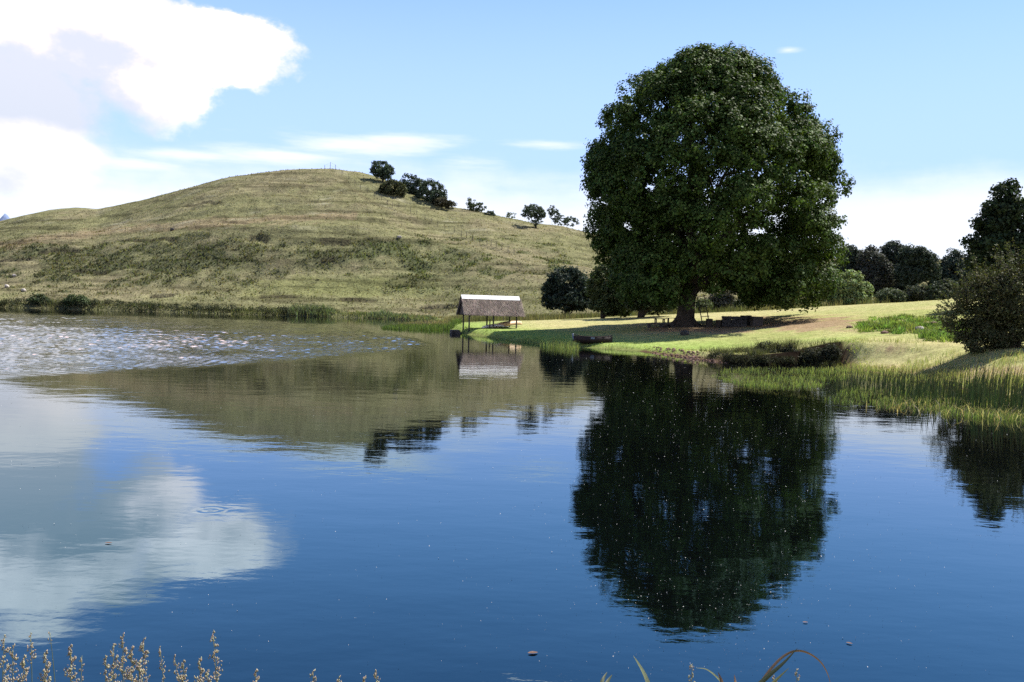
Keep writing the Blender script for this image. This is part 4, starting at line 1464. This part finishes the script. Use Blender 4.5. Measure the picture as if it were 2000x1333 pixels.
bx, by, pz = bx[ok], by[ok], pz[ok]
nn = len(bx)
mixv = sm(-.3, .4, fbm(bx * .15, by * .15, 231, 3))[:, None]
cc = np.array([.075, .080, .036]) * (1 - mixv) + np.array([.125, .115, .062]) * mixv
L_.append(blade_mesh(np.stack([bx, by, pz], 1), rng.uniform(.3, 1.15, nn), rng.uniform(.025, .07, nn), rng.normal(0, .2, (nn, 2)), rng.uniform(0, .5, nn), vary(cc, nn, .35)))
V, Fc, C = join(L_)
stuff(link('reed_grass', mesh_np('reed_grass', V, Fc, M_grass, C)), 'reeds on the spit by the shelter and brush behind the lawn', 'reeds')

# lawn blades
nn = 130000
pxs, pys = rng.uniform(880, 2100, nn), rng.uniform(0, 1, nn)
by = 30 * (112 / 30) ** rng.uniform(0, 1, nn)
bx = by * (pxs - 1000) / F
ok = (sdist(bx, by) > .25) & ~((sdist(bx, by) < 1.0) & (bx > 9.3) & (bx < 19.3) & (by > 47) & (by < 56))
bx, by = bx[ok], by[ok]
nn = len(bx)
pz = H(bx, by)
cc = lawn_col(bx, by, pz)
sh = sdist(bx, by)
hh = rng.uniform(.02, .05, nn) * (1 + 1.8 * sm(2.2, .3, sh)) * (by / 45) ** .5
cc = cc * (1 - sm(1.3, .4, sh)[:, None]) + np.array([.22, .29, .08]) * sm(1.3, .4, sh)[:, None]
V, Fc, C = blade_mesh(np.stack([bx, by, pz - .005], 1), hh, hh * .34, rng.normal(0, .35, (nn, 2)), rng.uniform(0, .6, nn), vary(cc, nn, .3))
stuff(link('lawn_grass', mesh_np('lawn_grass', V, Fc, M_grass, C)), 'short mown grass of the lawn', 'grass')

# marsh grass and reeds at the right, standing in shallow water
L_ = []


def marsh(n_, region, h0, h1, w0, w1, col, tip=None, lean=.16, zmin=-.08):
    """blades scattered over a pixel region of the water or shore"""
    P_ = np.array(region, float)
    x0, x1, y0, y1 = P_[:, 0].min(), P_[:, 0].max(), P_[:, 1].min(), P_[:, 1].max()
    q = np.stack([rng.uniform(x0, x1, n_ * 3), rng.uniform(y0, y1, n_ * 3)], 1)
    ins = np.zeros(len(q), bool)
    for i in range(len(P_)):
        a_, b_ = P_[i], P_[(i + 1) % len(P_)]
        c_ = (a_[1] > q[:, 1]) != (b_[1] > q[:, 1])
        ins ^= c_ & (q[:, 0] < a_[0] + (q[:, 1] - a_[1]) / (b_[1] - a_[1] + 1e-9) * (b_[0] - a_[0]))
    q = q[ins][:n_]
    base = np.array([gp(a_, b_) for a_, b_ in q])
    dirs = (base - CAM) / (base - CAM)[:, 2:3]
    for _ in range(8):
        zz_ = np.maximum(H(base[:, 0], base[:, 1]), zmin)
        base = base * .5 + .5 * (CAM + dirs * (zz_ - CAM[2])[:, None])
    base[:, 2] = H(base[:, 0], base[:, 1])
    clump = fbm(base[:, 0] * .9, base[:, 1] * .7, 241, 3)
    kp = rng.uniform(-.55, .5, len(base)) < clump + .25
    base = base[kp]
    m_ = len(base)
    base[:, 2] = np.maximum(base[:, 2], zmin)
    hh = rng.uniform(h0, h1, m_) * (1 + .5 * clump[kp])
    L_.append(blade_mesh(base, hh, rng.uniform(w0, w1, m_), rng.normal(0, lean, (m_, 2)) + np.array([.06, 0]), rng.uniform(0, .6, m_), vary(col, m_, .32), None if tip is None else np.asarray(tip)))


marsh(5600, [(1385, 740), (1420, 724), (1520, 722), (1640, 722), (1660, 742), (1600, 760), (1560, 766), (1450, 758)], .10, .28, .012, .026, (.15, .20, .066), (.26, .26, .11))
marsh(1800, [(1400, 758), (1480, 772), (1600, 786), (1600, 766), (1450, 750)], .06, .16, .008, .016, (.11, .11, .05))
marsh(9500, [(1600, 722), (1640, 700), (1760, 703), (1900, 720), (2060, 735), (2060, 770), (1900, 762), (1750, 752), (1640, 742)], .14, .34, .012, .024, (.22, .25, .095), (.33, .31, .14))
marsh(5500, [(1605, 788), (1650, 765), (1760, 760), (1880, 775), (2060, 790), (2060, 838), (1900, 824), (1750, 806)], .12, .32, .012, .024, (.125, .17, .055), (.26, .25, .11))
marsh(1300, [(1600, 745), (1760, 742), (1900, 765), (2060, 790), (2060, 812), (1900, 800), (1760, 785), (1625, 770)], .45, .85, .016, .030, (.045, .062, .026), (.10, .075, .04), .10)
marsh(700, [(1700, 760), (1900, 772), (2060, 795), (2060, 830), (1900, 812), (1760, 795)], .8, 1.25, .018, .032, (.045, .070, .025), (.10, .075, .04), .07)
marsh(360, [(1860, 770), (2060, 795), (2060, 830), (1900, 812)], 1.2, 1.75, .020, .034, (.045, .070, .025), (.10, .075, .04), .05)
marsh(2600, [(1740, 712), (1850, 716), (2060, 730), (2060, 750), (1850, 738), (1740, 728)], .08, .22, .008, .016, (.36, .28, .17), None, .22)
marsh(700, [(1640, 800), (1850, 818), (2060, 836), (2060, 800), (1850, 790)], .2, .45, .010, .018, (.34, .29, .18), None, .5)
marsh(2600, [(900, 654.5), (1060, 669.5), (1200, 680.5), (1200, 684), (1060, 675), (900, 657)], .08, .26, .014, .03, (.17, .25, .07), None, .16)
marsh(2200, [(1365, 692), (1640, 696), (1640, 706), (1400, 703), (1365, 698)], .14, .42, .010, .022, (.060, .066, .030), None, .5)
marsh(900, [(1000, 668), (1130, 680), (1130, 690), (1060, 680)], .3, .75, .014, .026, (.2, .24, .09), None, .12)
TALL = L_[4:7]
L_ = L_[:4] + L_[7:]
V, Fc, C = join(TALL)
stuff(link('tall_reeds', mesh_np('tall_reeds', V, Fc, M_far, C)), 'tall dark reeds standing in the shallows at the right', 'reeds')
V, Fc, C = join(L_)
stuff(link('marsh_grass', mesh_np('marsh_grass', V, Fc, M_grass, C)), 'bright marsh grass standing in the shallows of the right shore', 'reeds')
# weeds on the mound
L_ = []
nn = 150
tuf = []
while len(tuf) < nn:
    a_, b_ = random.uniform(1665, 1890), random.uniform(618, 668)
    if 1 - math.hypot((a_ - 1765) / 105, (b_ - 636) / 17) > random.uniform(-.15, .3) or (a_ > 1795 and b_ > 640 and random.random() < .7):
        tuf.append(hit(a_, b_, 40, 90, 700))
tuf = np.array(tuf)
ci = np.repeat(np.arange(nn), 60)
base = tuf[ci] + np.concatenate([rng.normal(0, .22, (len(ci), 2)), np.zeros((len(ci), 1))], 1)
base[:, 2] = H(base[:, 0], base[:, 1])
tcol = vary((.125, .18, .05), nn, .4, .15)
L_.append(blade_mesh(base, rng.uniform(.12, .42, len(ci)) * rng.uniform(.4, 1.3, nn)[ci], rng.uniform(.03, .07, len(ci)), (base - tuf[ci])[:, :2] * 1.2 + rng.normal(0, .15, (len(ci), 2)), rng.uniform(0, .6, len(ci)), vary(tcol[ci], len(ci), .3)))
V, Fc, C = join(L_)
stuff(link('weed_grass', mesh_np('weed_grass', V, Fc, M_grass, C)), 'green weeds in tussocks on the mound beside the near bush', 'weeds')

# ------------------------------------------------------------------ things floating on the water
nn = 3300
pxs = np.where(rng.uniform(0, 1, nn) < .6, rng.normal(1370, 190, nn), rng.uniform(0, 2000, nn))
pys = 700 + 620 * rng.uniform(0, 1, nn) ** 1.3
base = np.array([gp(a_, b_) for a_, b_ in zip(pxs, pys)])
ok = (sdist(base[:, 0], base[:, 1]) < -.6) & (base[:, 1] < 60)
base = base[ok]
nn = len(base)
sz = rng.uniform(.6, 1.0, nn) ** 2 * np.where(rng.uniform(0, 1, nn) < .08, 2.0, .9) * 0.78 * base[:, 1] / F
base[:, 2] = .004
a_ = rng.uniform(0, 6.28, nn)
V = np.stack([base + np.stack([np.cos(a_ + k * 2.09) * sz, np.sin(a_ + k * 2.09) * sz * 1.6, np.full(nn, .004 if k else .010)], 1) for k in range(3)], 1).reshape(-1, 3)
stuff(link('floating_debris', mesh_np('floating_debris', V, np.arange(nn * 3).reshape(-1, 3), M_speck)), 'pale seed fluff scattered on the still water', 'debris')


def float_leaf(label, px_, py_, L, rz):
    p = gp(px_, py_)
    vs, fs = [], []
    for i in range(7):
        q = i / 6
        w_ = L * .28 * math.sin(math.pi * min(1, q * .95 + .05)) ** .8
        for s_ in (-1, 0, 1):
            vs.append(((q - .5) * L, s_ * w_, .006 + abs(s_) * .25 * w_ + .10 * L * (q - .5) ** 2))
    for i in range(6):
        for j in range(2):
            k = i * 3 + j
            fs.append((k, k + 1, k + 4, k + 3))
    o = MB().add(vs, fs).build('floating_leaf', M_deadleaf, None, True, 0, tuple(p))
    o.rotation_euler = (0, 0, rz)
    tag(o, label, 'leaf', 'dead leaves floating on the water')


for a_ in [('largest brown leaf floating below the tree reflection near the bottom', 1041, 1277, .085, .3), ('brown leaf floating right of the tree reflection, nearest the arched reed', 1659, 1258, .055, -.6),
           ('small reddish leaf floating just right of the tip of the tree reflection', 1573, 1217, .05, .1), ('reddish leaf floating on the cloud reflection at the left', 212, 1062, .08, .2)]:
    float_leaf(*a_)

# ------------------------------------------------------------------ foreground grasses on the near bank
FG = 'seeding grass stalks along the near bank'
GB = 1.12


def stalk(label, tx, ty, Y, dense=1.0, lean=0.0, head=0.16, col=(.42, .365, .26)):
    """seed-head grass stalk whose tip stands at the given place"""
    tip = at(tx, ty, Y)
    b = np.array([tip[0] - lean, Y + random.uniform(-.05, .05), GB])
    o = thing('grass_stalk', label, 'grass', b, FG)
    e = tip - b
    bz = bezier((0, 0, -.05), (e[0] * .25, e[1] * .3, e[2] * .6), tuple(e), 10)
    MB().tube(bz, [.0022 - .00017 * i for i in range(10)], 5).build('stem', M_stem, o, True)
    n_ = int(130 * dense * head / .16)
    q = rng.uniform(0, 1, n_) ** .85
    hp = []
    for qq_ in q:
        f_ = 1 - qq_ * head / max(.3, e[2])
        i_ = min(8, int(f_ * 9))
        c_ = np.array(bz[i_].lerp(bz[i_ + 1], f_ * 9 - i_))
        sp = .003 + .020 * qq_ * (1.2 - qq_ * .5) * head / .16
        g_ = round(qq_ * 9) / 9
        an = g_ * 40 + rng.normal(0, .5)
        rr_ = sp * rng.uniform(.2, 1.3)
        hp.append(c_ + np.array([math.cos(an) * rr_, math.sin(an) * rr_, rr_ * .6]))
    hp = np.array(hp)
    nrm = rdir(n_)
    nrm[:, 2] *= .3
    tdir = unit(np.array([0, 0, 1.0]) + rng.normal(0, .45, (n_, 3)))
    sd_ = unit(np.cross(tdir, nrm))
    s_ = rng.uniform(.0042, .0078, n_)[:, None]
    nn_ = np.cross(sd_, tdir)
    V = np.stack([hp - tdir * s_ * .7, hp + sd_ * s_ * .34, hp + tdir * s_ * .8, hp - sd_ * s_ * .34, hp + nn_ * s_ * .3, hp - nn_ * s_ * .3], 1).reshape(-1, 3)
    i = np.arange(n_)[:, None] * 6
    Fc = np.concatenate([i + np.array([t_]) for t_ in ((0, 1, 4), (1, 2, 4), (2, 3, 4), (3, 0, 4), (1, 0, 5), (2, 1, 5), (3, 2, 5), (0, 3, 5))], 0)
    link('seed_head', mesh_np('seed_head', V, Fc, M_seed, np.repeat(vary(col, n_, .3, .1), 6, 0)), o)
    # one narrow leaf low on the stem
    lf = blade_mesh(np.array([[0, 0, 0.0]]), [e[2] * random.uniform(.55, .8)], [.006], np.array([[random.uniform(-.25, .25), random.uniform(-.2, .2)]]), [random.uniform(0, .5)], vary((.12, .14, .045), 1, .2))
    link('blade', mesh_np('blade', *lf[:2], M_grass, lf[2]), o)


ST = [('seed stalk at the very left edge of the photo', 9, 1240, 2.5, .8, .01, .20), ('slim dry stalk just right of the left-edge stalk', 60, 1236, 2.75, .45, -.02, .12),
      ('thinnest wispy stalk above the first clump', 97, 1234, 2.9, .15, -.02, .06),
      ('fluffy pale stalk, lowest in the first clump', 48, 1280, 2.3, 1.3, .01, .16), ('fluffy pale stalk in the middle of the first clump', 90, 1272, 2.35, 1.3, -.01, .16),
      ('broad leaning stalk at the right of the first clump', 138, 1260, 2.4, 1.2, -.03, .17), ('short thin stalk between the first and second clumps', 160, 1281, 2.6, .3, -.01, .1),
      ('left short stalk of the second clump', 207, 1282, 2.4, .7, .01, .12), ('second clump stalk with a stepped double head', 222, 1258, 2.45, .9, .0, .18),
      ('tallest stalk of the second clump', 240, 1239, 2.5, 1.0, -.01, .2), ('dense stalk in the heart of the second clump', 258, 1264, 2.4, 1.3, .0, .18),
      ('upright stalk right of the heart of the second clump', 281, 1247, 2.5, 1.0, -.01, .18), ('pale low stalk at the foot of the second clump', 272, 1292, 2.25, 1.3, .01, .12),
      ('thin leaning stalk at the right edge of the second clump', 312, 1263, 2.7, .35, -.05, .14), ('dark leaning stalk between the second and third clumps', 340, 1281, 2.6, .5, -.06, .14),
      ('left dense stalk of the third clump', 358, 1291, 2.4, 1.1, .0, .13), ('right dense stalk of the third clump', 390, 1288, 2.4, 1.1, -.02, .14),
      ('tall lone stalk rising above the third clump', 416, 1234, 2.6, .7, -.05, .17), ('tiny tip right of the tall lone stalk', 426, 1318, 2.4, .5, 0, .1),
      ('isolated pale seed head between the clumps and the middle', 500, 1309, 2.3, 1.0, .01, .1), ('isolated seed head right of the isolated pale one', 612, 1309, 2.4, .8, 0, .1),
      ('smallest isolated seed head near the middle', 662, 1322, 2.4, .7, 0, .08), ('leaning seed head, last before the open middle', 733, 1310, 2.4, .9, -.05, .1), ('low pale tuft beside the last leaning seed head', 712, 1323, 2.35, .6, -.01, .08),
      ('low tuft just left of the first clump centre', 25, 1262, 2.4, .8, .02, .15), ('hidden low stalk under the tall lone stalk', 405, 1310, 2.35, .8, -.01, .12),
      ('sparse pale stalk beside the thin arched stem at the right', 1352, 1296, 2.4, .35, .0, .09), ('wispy tuft between the crossing blades at the right', 1512, 1318, 2.5, .6, 0, .08), ('wispy tuft right of the crossing blades', 1556, 1308, 2.5, .4, -.03, .1)]
for a_ in ST:
    stalk(*a_)


def strip_blade(o, name, pts, w_, mat, taper=True):
    """a flat folded blade following points"""
    pts = [Vector(tuple(p)) for p in pts]
    vs, fs = [], []
    n_ = len(pts)
    for i, p in enumerate(pts):
        t_ = (pts[min(i + 1, n_ - 1)] - pts[max(i - 1, 0)]).normalized()
        s_ = t_.cross(Vector((0.25, 1, 0.1))).normalized()
        nn_ = s_.cross(t_)
        ww = w_ * (math.sin(math.pi * min(1, .35 + .65 * i / (n_ - 1))) if taper else 1) + .0004
        vs += [p - s_ * ww * .5 + nn_ * ww * .12, p, p + s_ * ww * .5 + nn_ * ww * .12]
    for i in range(n_ - 1):
        for j in range(2):
            k = i * 3 + j
            fs.append((k, k + 1, k + 4, k + 3))
    return MB().add(vs, fs).build(name, mat, o, True)


def spline(pp, n_):
    pp = [Vector(tuple(p)) for p in pp]
    q_ = [pp[0]] + pp + [pp[-1]]
    out_ = []
    for i in range(len(pp) - 1):
        p0, p1, p2, p3 = q_[i:i + 4]
        for j in range(n_):
            t_ = j / n_
            out_.append(.5 * ((2 * p1) + (p2 - p0) * t_ + (2 * p0 - 5 * p1 + 4 * p2 - p3) * t_ ** 2 + (3 * p1 - p0 - 3 * p2 + p3) * t_ ** 3))
    return out_ + [pp[-1]]


def flat_mat(name, c, tr=.3):
    m, t, out = new_mat(name)
    co = t.add('ShaderNodeTexCoord').outputs['Object']
    n_ = t.noise(co, 14, 5, .6)
    cl = t.mix(t.step(n_, .3, .7), (*[v * .75 for v in c], 1), (*[v * 1.2 for v in c], 1))
    p = t.add('ShaderNodeBsdfPrincipled')
    t.l.new(cl, p.inputs['Base Color'])
    p.inputs['Roughness'].default_value = .45
    b = t.add('ShaderNodeBsdfTranslucent')
    t.l.new(cl, b.inputs['Color'])
    ms = t.add('ShaderNodeMixShader')
    ms.inputs[0].default_value = tr
    t.l.new(p.outputs[0], ms.inputs[1])
    t.l.new(b.outputs[0], ms.inputs[2])
    t.l.new(ms.outputs[0], out.inputs[0])
    return m


M_bladeG = flat_mat('dark_blade', (.050, .062, .022))
M_bladeP = flat_mat('pale_blade', (.30, .32, .17))
M_bladeB = flat_mat('brown_blade', (.16, .095, .05))
M_bladeO = flat_mat('olive_blade', (.13, .14, .05))


def blade(label, pts, Y, w_, mat, name='reed_blade'):
    o = thing(name, label, 'reed', (at(pts[0][0] * 1.6 - pts[1][0] * .6, pts[0][1], Y)[0], Y, GB), 'reed blades on the near bank')
    o0 = np.array(o.location)
    PP = [at(a_, b_, Y + .02 * i) - o0 for i, (a_, b_) in enumerate(pts)]
    rt = np.array([PP[0][0] + (PP[0][0] - PP[1][0]) * .6, 0, -.03])
    strip_blade(o, 'blade', [rt, rt * .66 + PP[0] * .34, rt * .33 + PP[0] * .67] + spline(PP, 6), w_, mat)


blade('long arched brown reed blade bowing over to the right', [(1478, 1345), (1505, 1308), (1530, 1283), (1555, 1272), (1580, 1277), (1603, 1294), (1617, 1318), (1624, 1345)], 2.2, .0065, M_bladeB)
blade('stiff dark green blade crossing the arched reed', [(1470, 1350), (1500, 1322), (1530, 1296), (1558, 1266)], 2.15, .012, M_bladeG)
blade('short olive blade right of the dark crossing blade', [(1498, 1345), (1518, 1327), (1541, 1305)], 2.3, .009, M_bladeO)
blade('straight pale blade standing alone left of the arched reed', [(1270, 1345), (1256, 1312), (1237, 1281)], 2.2, .011, M_bladeP)
blade('thin pale stem arching to the left beside the sparse stalk', [(1418, 1345), (1400, 1323), (1380, 1308), (1360, 1305)], 2.3, .005, M_bladeP)
blade('brown broken blade stub left of the crossing blades', [(1412, 1345), (1408, 1328), (1402, 1313)], 2.25, .010, M_bladeB)
blade('brown upright stub between the broken stub and the crossing blades', [(1436, 1348), (1436, 1332), (1434, 1318)], 2.25, .008, M_bladeB)
blade('left dark leaf of the small plant at the bottom', [(1172, 1345), (1178, 1327), (1186, 1313)], 2.3, .011, M_bladeG)
blade('right dark leaf of the small plant at the bottom', [(1180, 1345), (1188, 1330), (1196, 1318)], 2.3, .011, M_bladeG)
